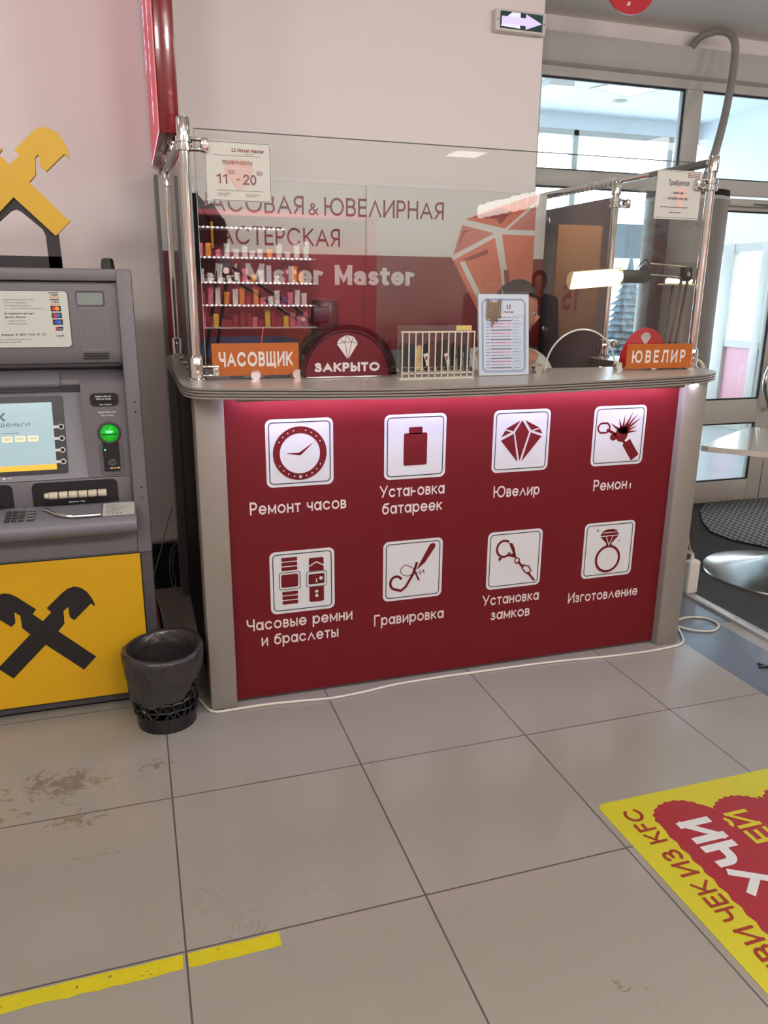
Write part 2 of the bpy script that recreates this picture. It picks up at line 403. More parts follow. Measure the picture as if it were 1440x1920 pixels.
class MB:
    def __init__(self):
        self.bm = bmesh.new()
        self.mats = []
    def mi(self, m):
        if m not in self.mats:
            self.mats.append(m)
        return self.mats.index(m)
    def face(self, vs, m):
        try:
            f = self.bm.faces.new([self.bm.verts.new(v) for v in vs])
            f.material_index = self.mi(m)
            return f
        except ValueError:
            return None
    def box(self, x0, x1, y0, y1, z0, z1, m, bev=0.0, seg=2, X=None):
        r = bmesh.ops.create_cube(self.bm, size=1.0)
        vs = r['verts']
        for v in vs:
            v.co = Vector((x0 + (v.co.x + .5) * (x1 - x0), y0 + (v.co.y + .5) * (y1 - y0), z0 + (v.co.z + .5) * (z1 - z0)))
        fs = set(f for v in vs for f in v.link_faces)
        for f in fs:
            f.material_index = self.mi(m)
        allv = set(vs)
        if bev > 0:
            es = set(e for v in vs for e in v.link_edges)
            r2 = bmesh.ops.bevel(self.bm, geom=list(es), offset=bev, segments=seg, affect='EDGES', profile=0.5)
            allv = set(v for f in r2['faces'] for v in f.verts) | set(v for v in vs if v.is_valid)
            for f in set(f for v in allv for f in v.link_faces):
                f.material_index = self.mi(m)
        if X is not None:
            bmesh.ops.transform(self.bm, matrix=X, verts=list(allv))
        return self
    def flat(self, polys, fr, d, m):
        if polys and not isinstance(polys[0], list):
            polys = [polys]
        for i, p in enumerate(polys):        # overlapping strokes get a hair's breadth of height each
            self.face([fr.at(x, y, d + (i % 37) * 1.1e-5) for x, y in p], m)
        return self
    def plate(self, poly, fr, d0, d1, m, mside=None):
        """a 2-D outline given thickness from d0 to d1 along the frame normal"""
        a = [self.bm.verts.new(fr.at(x, y, d0)) for x, y in poly]
        b = [self.bm.verts.new(fr.at(x, y, d1)) for x, y in poly]
        n = len(poly)
        k, ks = self.mi(m), self.mi(mside or m)
        for f, kk in [(a[::-1], k), (b, k)] + [([a[i], a[(i + 1) % n], b[(i + 1) % n], b[i]], ks) for i in range(n)]:
            try:
                self.bm.faces.new(f).material_index = kk
            except ValueError:
                pass
        return self
    def tube(self, path, r, m, seg=10, closed=False):
        P = [Vector(p) for p in path]
        n = len(P)
        rings = []
        nrm = None
        for i in range(n):
            if closed:
                t = (P[(i + 1) % n] - P[i - 1]).normalized()
            else:
                t = (P[min(i + 1, n - 1)] - P[max(i - 1, 0)]).normalized()
            if nrm is None:
                nrm = t.orthogonal().normalized()
            else:
                nrm = (nrm - t * nrm.dot(t))
                nrm = nrm.normalized() if nrm.length > 1e-6 else t.orthogonal().normalized()
            bn = t.cross(nrm)
            rr = r[i] if isinstance(r, (list, tuple)) else r
            rings.append([self.bm.verts.new(P[i] + (nrm * math.cos(2 * math.pi * k / seg) + bn * math.sin(2 * math.pi * k / seg)) * rr) for k in range(seg)])
        k = self.mi(m)
        for i in range(n if closed else n - 1):
            A, B = rings[i], rings[(i + 1) % n]
            for j in range(seg):
                self.bm.faces.new([A[j], A[(j + 1) % seg], B[(j + 1) % seg], B[j]]).material_index = k
        if not closed:
            self.bm.faces.new(rings[0][::-1]).material_index = k
            self.bm.faces.new(rings[-1]).material_index = k
        return self
    def lathe(self, prof, c, m, seg=32, axis=(0, 0, 1), wob=None):
        ax = Vector(axis).normalized()
        q = Vector((0, 0, 1)).rotation_difference(ax)
        c = Vector(c)
        k = self.mi(m)
        rings = []
        for r, z in prof:
            if r < 1e-6:
                rings.append([self.bm.verts.new(c + q @ Vector((0, 0, z)))])
            else:
                rings.append([self.bm.verts.new(c + q @ Vector((r * math.cos(2 * math.pi * j / seg) * (wob(j, z) if wob else 1), r * math.sin(2 * math.pi * j / seg) * (wob(j, z) if wob else 1), z))) for j in range(seg)])
        for A, B in zip(rings, rings[1:]):
            for j in range(seg):
                a = [A[0]] if len(A) == 1 else [A[j], A[(j + 1) % seg]]
                b = [B[0]] if len(B) == 1 else [B[(j + 1) % seg], B[j]]
                if len(a) + len(b) >= 3:
                    self.bm.faces.new(a + b).material_index = k
        return self
    def ball(self, c, r, m, seg=16, sx=1, sy=1, sz=1):
        n = seg // 2
        prof = [(r * math.sin(math.pi * i / n), -r * math.cos(math.pi * i / n)) for i in range(n + 1)]
        prof[0] = (0, -r)
        prof[-1] = (0, r)
        before = set(self.bm.verts)
        self.lathe(prof, (0, 0, 0), m, seg)
        for v in set(self.bm.verts) - before:
            v.co = Vector((c[0] + v.co.x * sx, c[1] + v.co.y * sy, c[2] + v.co.z * sz))
        return self
    def build(self, name, parent=None, label=None, cat=None, group=None, kind=None, smooth=40):
        bmesh.ops.recalc_face_normals(self.bm, faces=[f for f in self.bm.faces if any(len(e.link_faces) > 1 for e in f.edges)])
        me = bpy.data.meshes.new(name)
        self.bm.to_mesh(me)
        self.bm.free()
        for m in self.mats:
            me.materials.append(m)
        if smooth:
            me.shade_smooth()
            me.set_sharp_from_angle(angle=math.radians(smooth))
        o = bpy.data.objects.new(name, me)
        COL.objects.link(o)
        if parent:
            hang(o, parent)
        props(o, label, cat, group, kind)
        return o

def props(o, label=None, cat=None, group=None, kind=None):
    if label: o['label'] = label
    if cat: o['category'] = cat
    if group: o['group'] = group
    if kind: o['kind'] = kind

def root_loc(o):
    while o.parent:
        o = o.parent
    return Vector(o.location)

def hang(o, parent):
    """make o a part of parent: its mesh is re-expressed from the thing's base point"""
    o.data.transform(Matrix.Translation(-root_loc(parent)))
    o.parent = parent

def thing(name, label, cat, loc=(0, 0, 0), group=None):
    o = bpy.data.objects.new(name, None)
    o.empty_display_size = 0.1
    COL.objects.link(o)
    o.location = loc
    props(o, label, cat, group)
    return o

def dup(o, dx=0, dy=0, dz=0, label=None):
    c = o.copy()
    COL.objects.link(c)
    c.location = Vector(o.location) + Vector((dx, dy, dz))
    if label: c['label'] = label
    for ch in list(o.children):
        d = ch.copy()
        COL.objects.link(d)
        d.parent = c
        for g in list(ch.children):
            e = g.copy()
            COL.objects.link(e)
            e.parent = d
    return c

def struct(mb, name, smooth=40):
    return mb.build(name, kind='structure', smooth=smooth)

# ---------------------------------------------------------------- procedural floor materials
def node_math(nt, op, a, b=None, c=None):
    n = nt.nodes.new('ShaderNodeMath')
    n.operation = op
    for i, v in enumerate((a, b, c)):
        if v is None: continue
        if isinstance(v, (int, float)): n.inputs[i].default_value = v
        else: nt.links.new(v, n.inputs[i])
    return n.outputs[0]

def tile_material(name, col, pitch=0.6, grout=0.0024, dirt=(), prints=(), rough=0.13):
    m = bpy.data.materials.new(name)
    m.use_nodes = True
    nt = m.node_tree
    p = nt.nodes['Principled BSDF']
    tc = nt.nodes.new('ShaderNodeTexCoord')
    sp = nt.nodes.new('ShaderNodeSeparateXYZ')
    nt.links.new(tc.outputs['Object'], sp.inputs[0])
    def line(s):
        a = node_math(nt, 'ADD', s, 60.0 + pitch / 2)
        a = node_math(nt, 'MODULO', a, pitch)
        a = node_math(nt, 'SUBTRACT', a, pitch / 2)
        a = node_math(nt, 'ABSOLUTE', a)
        return node_math(nt, 'LESS_THAN', a, grout)
    g = node_math(nt, 'MAXIMUM', line(sp.outputs[0]), line(sp.outputs[1]))
    nz = nt.nodes.new('ShaderNodeTexNoise')
    nz.inputs['Scale'].default_value = 3.0
    nz.inputs['Detail'].default_value = 5
    nt.links.new(tc.outputs['Object'], nz.inputs['Vector'])
    base = nt.nodes.new('ShaderNodeMix'); base.data_type = 'RGBA'
    c = rgb(*col)
    nt.links.new(nz.outputs['Fac'], base.inputs['Factor'])
    base.inputs['A'].default_value = (c[0] * .96, c[1] * .96, c[2] * .96, 1)
    base.inputs['B'].default_value = (c[0] * 1.04, c[1] * 1.04, c[2] * 1.03, 1)
    last = base.outputs['Result']
    # fine speckle of dried slush over the tiles
    def overlay(last, fac, colr):
        mx = nt.nodes.new('ShaderNodeMix'); mx.data_type = 'RGBA'
        nt.links.new(fac, mx.inputs['Factor'])
        nt.links.new(last, mx.inputs['A'])
        mx.inputs['B'].default_value = rgb(*colr)
        return mx.outputs['Result']
    def blob(x, y, r, ry=None):
        dx = node_math(nt, 'DIVIDE', node_math(nt, 'SUBTRACT', sp.outputs[0], x), r)
        dy = node_math(nt, 'DIVIDE', node_math(nt, 'SUBTRACT', sp.outputs[1], y), ry or r)
        d = node_math(nt, 'SQRT', node_math(nt, 'ADD', node_math(nt, 'MULTIPLY', dx, dx), node_math(nt, 'MULTIPLY', dy, dy)))
        return d, node_math(nt, 'SUBTRACT', 1.0, node_math(nt, 'MINIMUM', d, 1.0))
    if dirt:
        dn = nt.nodes.new('ShaderNodeTexNoise')
        dn.inputs['Scale'].default_value = 22.0
        dn.inputs['Detail'].default_value = 6
        dn.inputs['Roughness'].default_value = 0.68
        dn.inputs['Distortion'].default_value = 1.2
        nt.links.new(tc.outputs['Object'], dn.inputs['Vector'])
        tot = None
        for x, y, r, ry, amt in dirt:
            d, f = blob(x, y, r, ry)
            v = node_math(nt, 'MULTIPLY', f, amt)
            tot = v if tot is None else node_math(nt, 'MAXIMUM', tot, v)
        thr = node_math(nt, 'SUBTRACT', 0.78, node_math(nt, 'MULTIPLY', tot, 0.42))
        fac = node_math(nt, 'MULTIPLY', node_math(nt, 'SUBTRACT', dn.outputs['Fac'], thr), 7.0)
        fac = node_math(nt, 'MINIMUM', node_math(nt, 'MAXIMUM', fac, 0.0), 0.6)
        fac = node_math(nt, 'MULTIPLY', fac, node_math(nt, 'GREATER_THAN', tot, 0.001))
        last = overlay(last, fac, (112, 92, 66))
    fine = nt.nodes.new('ShaderNodeTexNoise')
    fine.inputs['Scale'].default_value = 38.0
    fine.inputs['Detail'].default_value = 4
    nt.links.new(tc.outputs['Object'], fine.inputs['Vector'])
    for x, y, r, kind in prints:
        d, f = blob(x, y, r)
        if kind == 'rings':
            w = node_math(nt, 'SINE', node_math(nt, 'MULTIPLY', d, 26.0))
        else:
            w = node_math(nt, 'SINE', node_math(nt, 'MULTIPLY', node_math(nt, 'ADD', sp.outputs[0], node_math(nt, 'MULTIPLY', sp.outputs[1], 0.6)), 420.0))
        fac = node_math(nt, 'MULTIPLY', node_math(nt, 'GREATER_THAN', w, 0.35), node_math(nt, 'GREATER_THAN', f, 0.02))
        fac = node_math(nt, 'MULTIPLY', fac, node_math(nt, 'MULTIPLY', node_math(nt, 'GREATER_THAN', fine.outputs['Fac'], 0.5), 0.22))
        last = overlay(last, fac, (120, 100, 78))
    last = overlay(last, g, (84, 74, 70))
    nt.links.new(last, p.inputs['Base Color'])
    rr = node_math(nt, 'ADD', node_math(nt, 'MULTIPLY', nz.outputs['Fac'], 0.05), rough)
    rr = node_math(nt, 'ADD', rr, node_math(nt, 'MULTIPLY', g, 0.4))
    nt.links.new(rr, p.inputs['Roughness'])
    p.inputs['Specular IOR Level'].default_value = 0.5
    return m

TILE = tile_material('floor_tile', (151, 145, 137),
    dirt=[(-.33, .17, .34, .2, 1.0), (-.28, -.02, .22, .1, .95), (-.2, -.2, .14, .05, .8), (-.05, .2, .16, .1, .8), (-.5, .05, .2, .14, .8), (-.17, -.42, .12, .07, .55), (.32, -.3, .1, .03, .5),
          (.62, -.62, .1, .08, .55), (.95, -1.0, .16, .1, .75), (1.1, -.9, .1, .08, .5), (2.1, .1, .12, .1, .6), (2.12, -.08, .12, .08, .6), (1.7, .2, .2, .05, .35), (1.0, -.7, .12, .06, .5), (.2, -.8, .06, .05, .5), (.6, -1.0, .2, .1, .4)],
    prints=[(.055, -.45, .05, 'lines'), (.145, -.565, .06, 'rings'), (-.13, .14, .06, 'rings'), (.33, -.49, .05, 'lines')])
TILEB = tile_material('floor_tile_blue', (104, 112, 124), rough=0.16, dirt=[(2.4, .1, .12, .2, .5)])
CARPET = mat('entrance_carpet', (62, 60, 58), 0.95, var=0.35, scale=5, bump=0.5, bscale=300)

def zigzag_material():
    m = bpy.data.materials.new('rubber_zigzag')
    m.use_nodes = True
    nt = m.node_tree
    p = nt.nodes['Principled BSDF']
    tc = nt.nodes.new('ShaderNodeTexCoord')
    sp = nt.nodes.new('ShaderNodeSeparateXYZ')
    nt.links.new(tc.outputs['Object'], sp.inputs[0])
    t = node_math(nt, 'PINGPONG', node_math(nt, 'ADD', sp.outputs[1], 10.0), 0.022)
    u = node_math(nt, 'ADD', node_math(nt, 'ADD', sp.outputs[0], 10.0), node_math(nt, 'MULTIPLY', t, 0.9))
    f = node_math(nt, 'LESS_THAN', node_math(nt, 'MODULO', u, 0.05), 0.02)
    mx = nt.nodes.new('ShaderNodeMix'); mx.data_type = 'RGBA'
    nt.links.new(f, mx.inputs['Factor'])
    mx.inputs['A'].default_value = rgb(52, 48, 47)
    mx.inputs['B'].default_value = rgb(142, 136, 130)
    nt.links.new(mx.outputs['Result'], p.inputs['Base Color'])
    p.inputs['Roughness'].default_value = 0.75
    return m
ZIGZAG = zigzag_material()

# ---------------------------------------------------------------- the setting
XL, XR, YB, ZC = -4.2, 8.0, -8.5, 3.05
struct(MB().box(XL, 2.2275, YB, 2.5, -.1, 0, TILE), 'floor', 0)
struct(MB().box(2.527, 2.601, YB, .6, -.1, 0, TILE), 'floor_tile_border', 0)
struct(MB().box(2.2275, 2.527, YB, .6, -.1, 0, TILEB).box(2.2275, 2.601, .6, 2.5, -.1, 0, TILEB), 'floor_tile_band', 0)
struct(MB().box(2.655, XR, YB, 2.5, -.1, 0.002, CARPET), 'floor_carpet', 0)
t = MB().box(2.601, 2.655, YB, 2.45, -.05, .012, mat('threshold_aluminium', (186, 182, 178), .35, metal=.35), .004)
for i in range(14):
    t.lathe([(.006, 0), (.006, .0012), (0, .0015)], (2.628, 1.3 - .35 * i, .012), GROOVE, 10)
struct(t, 'trim_1')
struct(MB().box(XL, 2.07, 1.81, 2.5, .0, ZC, WHITEWALL), 'wall_back', 0)
struct(MB().box(XL, 2.06, 1.797, 1.809, 0, .245, BLACKM).box(XL, 2.06, 1.79, 1.809, .245, .262, STEEL, .002), 'baseboard_back')
struct(MB().box(XL, XR, YB, 2.5, ZC, ZC + .1, CEIL), 'ceiling', 0)
struct(MB().box(XL - .1, XL, YB, 2.5, 0, ZC, WHITEWALL), 'wall_left', 0)
struct(MB().box(XL, XR, YB - .1, YB, 0, ZC, WHITEWALL), 'wall_rear', 0)
struct(MB().box(XR, XR + .1, YB, 2.5, 0, ZC, WHITEWALL), 'wall_right', 0)
struct(MB().box(2.07, XR, 2.45, 2.55, 2.95, ZC, WHITEWALL), 'wall_front', 0)

# glazed partition between the hall and the vestibule
w = MB()
hb = [(2.50, 2.95), (2.50, 2.785), (2.44, 2.785), (2.40, 2.80), (2.385, 2.83), (2.385, 2.95)]
w.plate([(y, z) for y, z in hb], Frame((2.07, 0, 0), (0, 1, 0), (0, 0, 1)), 0, XR - 2.07, FRAMEW)
struct(w, 'trim_2', 30)
w = MB()
w.box(2.07, 2.41, 2.44, 2.52, 0, 2.785, FRAMEW)
w.box(2.41, XR, 2.44, 2.52, 2.735, 2.785, FRAMEW)
w.box(3.435, 3.557, 2.44, 2.52, 2.22, 2.735, FRAMEW, .006)
w.box(2.41, XR, 2.44, 2.52, 2.13, 2.222, FRAMEW, .004)
w.box(3.47, 3.70, 2.44, 2.52, 0, 2.13, FRAMEW, .004)
w.box(2.41, 3.47, 2.44, 2.52, 0, .08, FRAMEW)
w.box(5.30, XR, 2.44, 2.52, 0, .08, FRAMEW).box(5.28, 5.4, 2.44, 2.52, 0, 2.13, FRAMEW)
win = w.build('window_1', kind='structure')
for x0, x1, z0, z1 in ((2.41, 3.435, 2.222, 2.735), (3.557, XR, 2.222, 2.735), (2.41, 3.47, .08, 2.13), (5.4, XR, .08, 2.13)):
    MB().box(x0, x1, 2.475, 2.481, z0, z1, WINGLASS).build('pane', win, smooth=0)
    g = MB()
    fr = FRONT(2.472)
    for poly in stroke(rect(x0 + .004, z0 + .004, x1 - .004, z1 - .004), .012, True):
        g.plate(poly, fr, 0, .012, RUBBER)
    g.build('gasket', win, smooth=0)

def door_leaf(x0, x1, name, handle_x):
    d = MB()
    s = .09
    d.box(x0, x0 + s, 2.43, 2.49, .0, 2.11, FRAMEB, .004)
    d.box(x1 - s - .03, x1, 2.43, 2.49, .0, 2.11, FRAMEB, .004)
    d.box(x0 + s, x1 - s - .03, 2.432, 2.488, 2.035, 2.11, FRAMEB, .003)
    d.box(x0 + s, x1 - s - .03, 2.432, 2.488, .595, .765, FRAMEB, .003)
    d.box(x0 + s, x1 - s - .03, 2.432, 2.488, .004, .165, FRAMEB, .003)
    o = d.build(name, kind='structure')
    for z0, z1 in ((.165, .595), (.765, 2.035)):
        MB().box(x0 + s, x1 - s - .03, 2.457, 2.463, z0, z1, WINGLASS).build('pane', o, smooth=0)
        g = MB()
        for poly in stroke(rect(x0 + s + .004, z0 + .004, x1 - s - .034, z1 - .004), .013, True):
            g.plate(poly, FRONT(2.45), 0, .014, RUBBER)
        g.build('gasket', o, smooth=0)
    h = MB()
    hx = handle_x
    h.tube([(hx + .05, 2.43, 1.12), (hx + .04, 2.37, 1.10), (hx - .06, 2.33, .95), (hx - .075, 2.32, .90), (hx - .06, 2.33, .85), (hx + .04, 2.37, .70), (hx + .05, 2.43, .68)], .016, CHROME, 12)
    h.build('handle', o)
    c = MB().box(x0 + .12, x1 - .2, 2.40, 2.43, 2.06, 2.10, FRAMEB, .006).tube([(x0 + .3, 2.39, 2.075), (x0 + .52, 2.36, 2.07)], .006, STEEL, 8)
    c.build('door_closer', o)
    return o
door_leaf(3.71, 4.435, 'door_1', 4.32)
door_leaf(4.445, 5.27, 'door_2', 4.62)

# vestibule
VX, VY, VZ = 6.5, 6.2, 3.4
struct(MB().box(2.07, 9.0, 2.55, VY + .2, -.1, -.002, VESTF), 'floor_vestibule', 0)
struct(MB().box(1.9, VX + .2, 2.55, VY + .2, VZ, VZ + .1, VESTW), 'ceiling_vestibule', 0)
struct(MB().box(1.9, 2.07, 2.5, VY, 0, VZ, VESTW), 'wall_vestibule', 0)
struct(MB().box(2.07, VX, VY, VY + .12, 3.24, VZ, VESTW).box(2.07, VX, VY, VY + .12, 0, .25, VESTW), 'wall_facade', 0)
w = MB()
for x in (2.12, 3.45, 4.87, 6.12):
    w.box(x - .035, x + .035, VY, VY + .1, .25, 3.24, FRAMEW, .004)
w.box(2.07, VX, VY, VY + .1, 3.18, 3.24, FRAMEW).box(2.07, VX, VY, VY + .1, 1.9, 2.28, mat('spandrel_grey', (150, 160, 168), .5)).box(2.07, VX, VY, VY + .1, .25, .32, FRAMEW)
win2 = w.build('window_2', kind='structure')
for x0, x1 in ((2.12, 3.45), (3.45, 4.87), (4.87, 6.12), (6.12, 6.5)):
    for z0, z1 in ((.32, 1.9), (2.28, 3.18)):
        MB().box(x0 + .035, x1 - (.035 if x1 < 6.4 else 0), VY + .05, VY + .055, z0, z1, WINGLASS).build('pane', win2, smooth=0)
# right-hand vestibule wall with the street doors
struct(MB().box(VX, VX + .15, 2.55, VY, 2.04, VZ, VESTW).box(VX, VX + .15, 2.55, 3.6, 0, 2.04, VESTW), 'wall_entrance', 0)
w = MB()
fx0, fx1 = VX, VX + .08
w.box(fx0, fx1, 3.6, VY, 1.95, 2.04, FRAMEW).box(fx0, fx1, 3.6, VY, .92, 1.0, FRAMEW).box(fx0, fx1, 3.6, VY, 0, .1, FRAMEW)
for y0, y1 in ((3.6, 3.7), (4.3, 4.36), (4.84, 4.96), (5.38, 5.56), (6.1, 6.2)):
    w.box(fx0 - .01, fx1 + .01, y0, y1, 0, 2.04, FRAMEW, .004)
d3 = w.build('door_3', kind='structure')
for y0, y1 in ((3.7, 4.3), (4.36, 4.84), (4.96, 5.38), (5.56, 6.1)):
    MB().box(VX + .04, VX + .046, y0, y1, 1.0, 1.95, WINGLASS).build('pane', d3, smooth=0)
    MB().box(VX + .03, VX + .05, y0, y1, .1, .92, mat('kick_red', (216, 156, 168), .4) if y0 > 4.9 else mat('kick_pale', (196, 190, 204), .4)).build('kick_panel', d3, smooth=0)
struct(MB().box(-30, 60, VY + .2, 90, -.2, -.06, SNOW).box(9.0, 60, -20, VY + .2, -.2, -.06, SNOW), 'ground_snow', 0)
# things seen through the glass
vl = thing('ceiling_light', 'small square white light on the vestibule ceiling, beside the big panel', 'ceiling light', (3.96, 5.05, VZ))
MB().box(3.83, 4.09, 4.96, 5.14, VZ - .06, VZ, WHITEPL, .01).build('housing', vl)
MB().box(3.845, 4.075, 4.975, 5.125, VZ - .066, VZ - .06, mat('vest_light', (255, 252, 236), .5, emit=(255, 252, 236), estr=VEST_POWER * .5)).build('diffuser', vl)
vl = thing('ceiling_panel', 'large diamond-angled square panel in the vestibule ceiling', 'ceiling panel', (4.74, 5.0, VZ))
f = MB()
fr = Frame((4.74, 5.0, VZ), (.94, .34, 0), (.34, -.94, 0))
for poly in stroke(rect(-.27, -.27, .27, .27), .03, True):
    f.plate(poly, fr, 0, .012, FRAMEW)
f.build('frame', vl, smooth=0)
MB().plate(rect(-.26, -.26, .26, .26), fr, .0, .006, mat('vest_panel', (235, 246, 250), .4, emit=(235, 246, 250), estr=VEST_POWER * .25)).build('diffuser', vl, smooth=0)
sm = MB().lathe([(0, -.03), (.06, -.03), (.085, -.012), (.09, 0), (0, 0)], (4.95, 5.55, VZ), WHITEPL, 24)
sm.build('smoke_detector', None, 'round white disc on the vestibule ceiling behind the square panel', 'smoke detector')
for i, (x, y, h, nm) in enumerate(((12.2, 9.6, 2.3, 'dark fir tree in the snow seen through the glass door'), (9.3, 11.4, 2.0, 'snowy fir tree seen between the grey pillar and the tinted panel'))):
    tr = thing('fir_tree', nm, 'tree', (x, y, -.06))
    b = MB()
    for k in range(15):
        z = .25 + k * h / 16.5
        rr = (1 - k / 15.5) * h * .27 + .03
        b.lathe([(rr, z), (rr * .6, z + h * .05), (.02, z + h * .16)], (x, y, -.06), FIR, 26, wob=lambda j, zz: 1 + .28 * math.sin(j * 2.4 + zz * 19) + .14 * math.sin(j * 5.1 - zz * 31))
    b.build('foliage', tr)
    MB().tube([(x, y, -.06), (x, y, h * .8)], [.07, .03], DARKWOOD, 8).build('trunk', tr)

# hall ceiling lights (outside the frame; the farthest one is mirrored in the counter glass)
lights = []
first = None
spots = [(-2.2, .3), (.6, .1), (-2.2, -2.0), (.6, -2.2), (3.4, -.2), (3.4, -2.4), (-2.2, -4.3), (.6, -4.3), (5.6, -.6), (3.86, -5.78)]
for i, (x, y) in enumerate(spots):
    lab = 'square light panel in the hall ceiling, out of view above' if i < 9 else 'square ceiling light panel mirrored in the top of the counter glass'
    if first is None:
        first = thing('ceiling_lamp', lab, 'ceiling lamp', (x, y, ZC), 'hall ceiling lights')
        MB().box(x - .32, x + .32, y - .32, y + .32, ZC - .012, ZC, WHITEPL, .003).build('frame', first)
        MB().box(x - .3, x + .3, y - .3, y + .3, ZC - .016, ZC - .012, PANELEMIT).build('diffuser', first, smooth=0)
        x0, y0 = x, y
    else:
        l = dup(first, x - x0, y - y0, 0, lab)
        if i == 9:
            del l['group']
            l.scale = (.62, .62, 1)

# ---------------------------------------------------------------- service counter
WT = 1.20
outline = [(.128, 1.655), (.128, .52), (.133, .431), (.15, .375), (.182, .342), (.228, .324), (.305, .302), (.42, .268), (.534, .238), (.732, .203), (.871, .191), (1.06, .193), (1.262, .21),
           (1.486, .238), (1.771, .277), (1.921, .304), (2.04, .335), (2.12, .375), (2.19, .43), (2.225, .50), (2.238, .58), (2.238, 1.185), (2.06, 1.185), (2.06, .80), (1.98, .70), (.50, .70), (.42, .78), (.42, 1.655)]
def inset(poly, d):
    n = len(poly)
    out = []
    for i in range(n):
        a, b, c = Vector(poly[i - 1]), Vector(poly[i]), Vector(poly[(i + 1) % n])
        n1 = Vector((-(b - a).y, (b - a).x)).normalized()
        n2 = Vector((-(c - b).y, (c - b).x)).normalized()
        m = n1 + n2
        m = m.normalized() if m.length > 1e-4 else n1
        out.append(tuple(b + m * d / max(.4, m.dot(n2))))
    return out
counter = thing('service_counter', 'red and grey watch and jewellery repair counter with eight white icons on its front', 'counter', (1.18, .5, 0))
zf = Frame((0, 0, 0), (1, 0, 0), (0, 1, 0))
b = MB()
levels = [(1.166, 1.172, 0, SILVER), (1.172, 1.1755, .006, GROOVE), (1.1755, 1.181, 0, SILVER), (1.181, 1.1845, .006, GROOVE), (1.1845, 1.190, 0, SILVER), (1.190, 1.1935, .006, GROOVE), (1.1935, 1.2, 0, SILVER)]
for z0, z1, ins, m in levels:
    b.plate(inset(outline, ins) if ins else outline, zf, z0, z1, TOPGREY if z1 == 1.2 else m, SILVER if z1 == 1.2 else m)
b.build('worktop', counter, smooth=30)

PY = .515
b = MB().box(.262, 2.095, PY, PY + .02, .012, 1.166, PANELRED)
fr = FRONT(PY)
def icon_base(cx, cz):
    s = .121
    b.flat(rrect(cx - s, cz - s, cx + s, cz + s, .022), fr, .0004, ICONWHITE)
    b.flat(stroke(rrect(cx - s + .012, cz - s + .012, cx + s - .012, cz + s - .012, .014), .0034, True), fr, .0008, INK)
def put(polys, cx, cz, m=None, d=.0012, s=.242):
    if polys and isinstance(polys[0], tuple):
        polys = [polys]
    b.flat([[(cx + x * s, cz + y * s) for x, y in p] for p in polys], fr, d, m or PANELRED)
CX = [.523, .956, 1.39, 1.826]
R1, R2 = .9445, .4615
for cx in CX:
    for cz in (R1, R2):
        icon_base(cx, cz)
# clock
cx, cz = CX[0], R1
put(stroke(circle(0, -.01, .348, 48), .1, True, False), cx, cz)
for k in range(24):
    if k in (0, 5, 7, 6, 17, 18, 19): continue
    a = 2 * math.pi * k / 24 + math.pi / 2
    put(circle(.348 * math.cos(a), -.01 + .348 * math.sin(a), .011, 8), cx, cz, ICONWHITE, .0016)
put(circle(0, -.358, .024, 12), cx, cz, ICONWHITE, .0016)
put([[(-.015, .0), (.02, -.03), (.21, .15)], [(-.015, -.04), (.01, 0), (-.21, .0)]], cx, cz)
put(circle(0, -.015, .022, 12), cx, cz)
# battery
cx = CX[1]
put(rrect(-.19, -.29, .19, .21, .03), cx, cz)
put(rrect(-.11, .19, .11, .3, .02), cx, cz)
# diamond
def diamond(cx, cz, s, m, gap, put_):
    put_([[(-.36, .02), (-.14, .12), (-.05, -.34)], [(-.12, .14), (0, .33), (.13, .14), (-.015, -.33)], [(.36, .06), (.16, .13), (.02, -.34)],
          [(-.36, .07), (-.27, .21), (-.03, .33), (-.15, .16)][:4], [(.05, .33), (.31, .2), (.37, .1), (.165, .165)]], cx, cz, m)
    put_(stroke([(-.29, .19), (-.14, .145)], .02, False, False) + stroke([(.31, .19), (.15, .15)], .02, False, False), cx, cz, ICONWHITE, .0016)
diamond(CX[2], R1, .242, PANELRED, .02, put)
# broken chain
cx = CX[3]
put(stroke(rrect(-.41, .06, -.19, .22, .08), .03, True), cx, cz)
put(stroke([(-.22, .1), (-.05, .02), (.12, -.12), (.2, -.22)], .045), cx, cz)
star = []
for k in range(22):
    a = math.radians(-200 + k * 18)
    R = [.16, .1][k % 2] if not (5 <= k <= 14) else [.38, .1][k % 2] * (1.0 if k % 4 else .8)
    star.append((.05 + R * math.cos(a), .06 + R * math.sin(a)))
put([(.05 + .12 * math.cos(a), .02 + .13 * math.sin(a)) for a in [i * .5236 for i in range(12)]], cx, cz)
for a, l in ((145, .3), (110, .25), (85, .3), (62, .4), (48, .42), (35, .44), (20, .3), (3, .3)):
    a = math.radians(a)
    px, py = math.cos(a), math.sin(a)
    put([(.06 - py * .035, .05 + px * .035), (.06 + py * .035, .05 - px * .035), (.06 + px * l, .05 + py * l)], cx, cz)
put([(-.1 + .07 * math.cos(i * .6), -.02 + .06 * math.sin(i * .6)) for i in range(10)], cx, cz)
put(stroke([(.2, -.18), (.3, -.32)], .17, False, True), cx, cz)
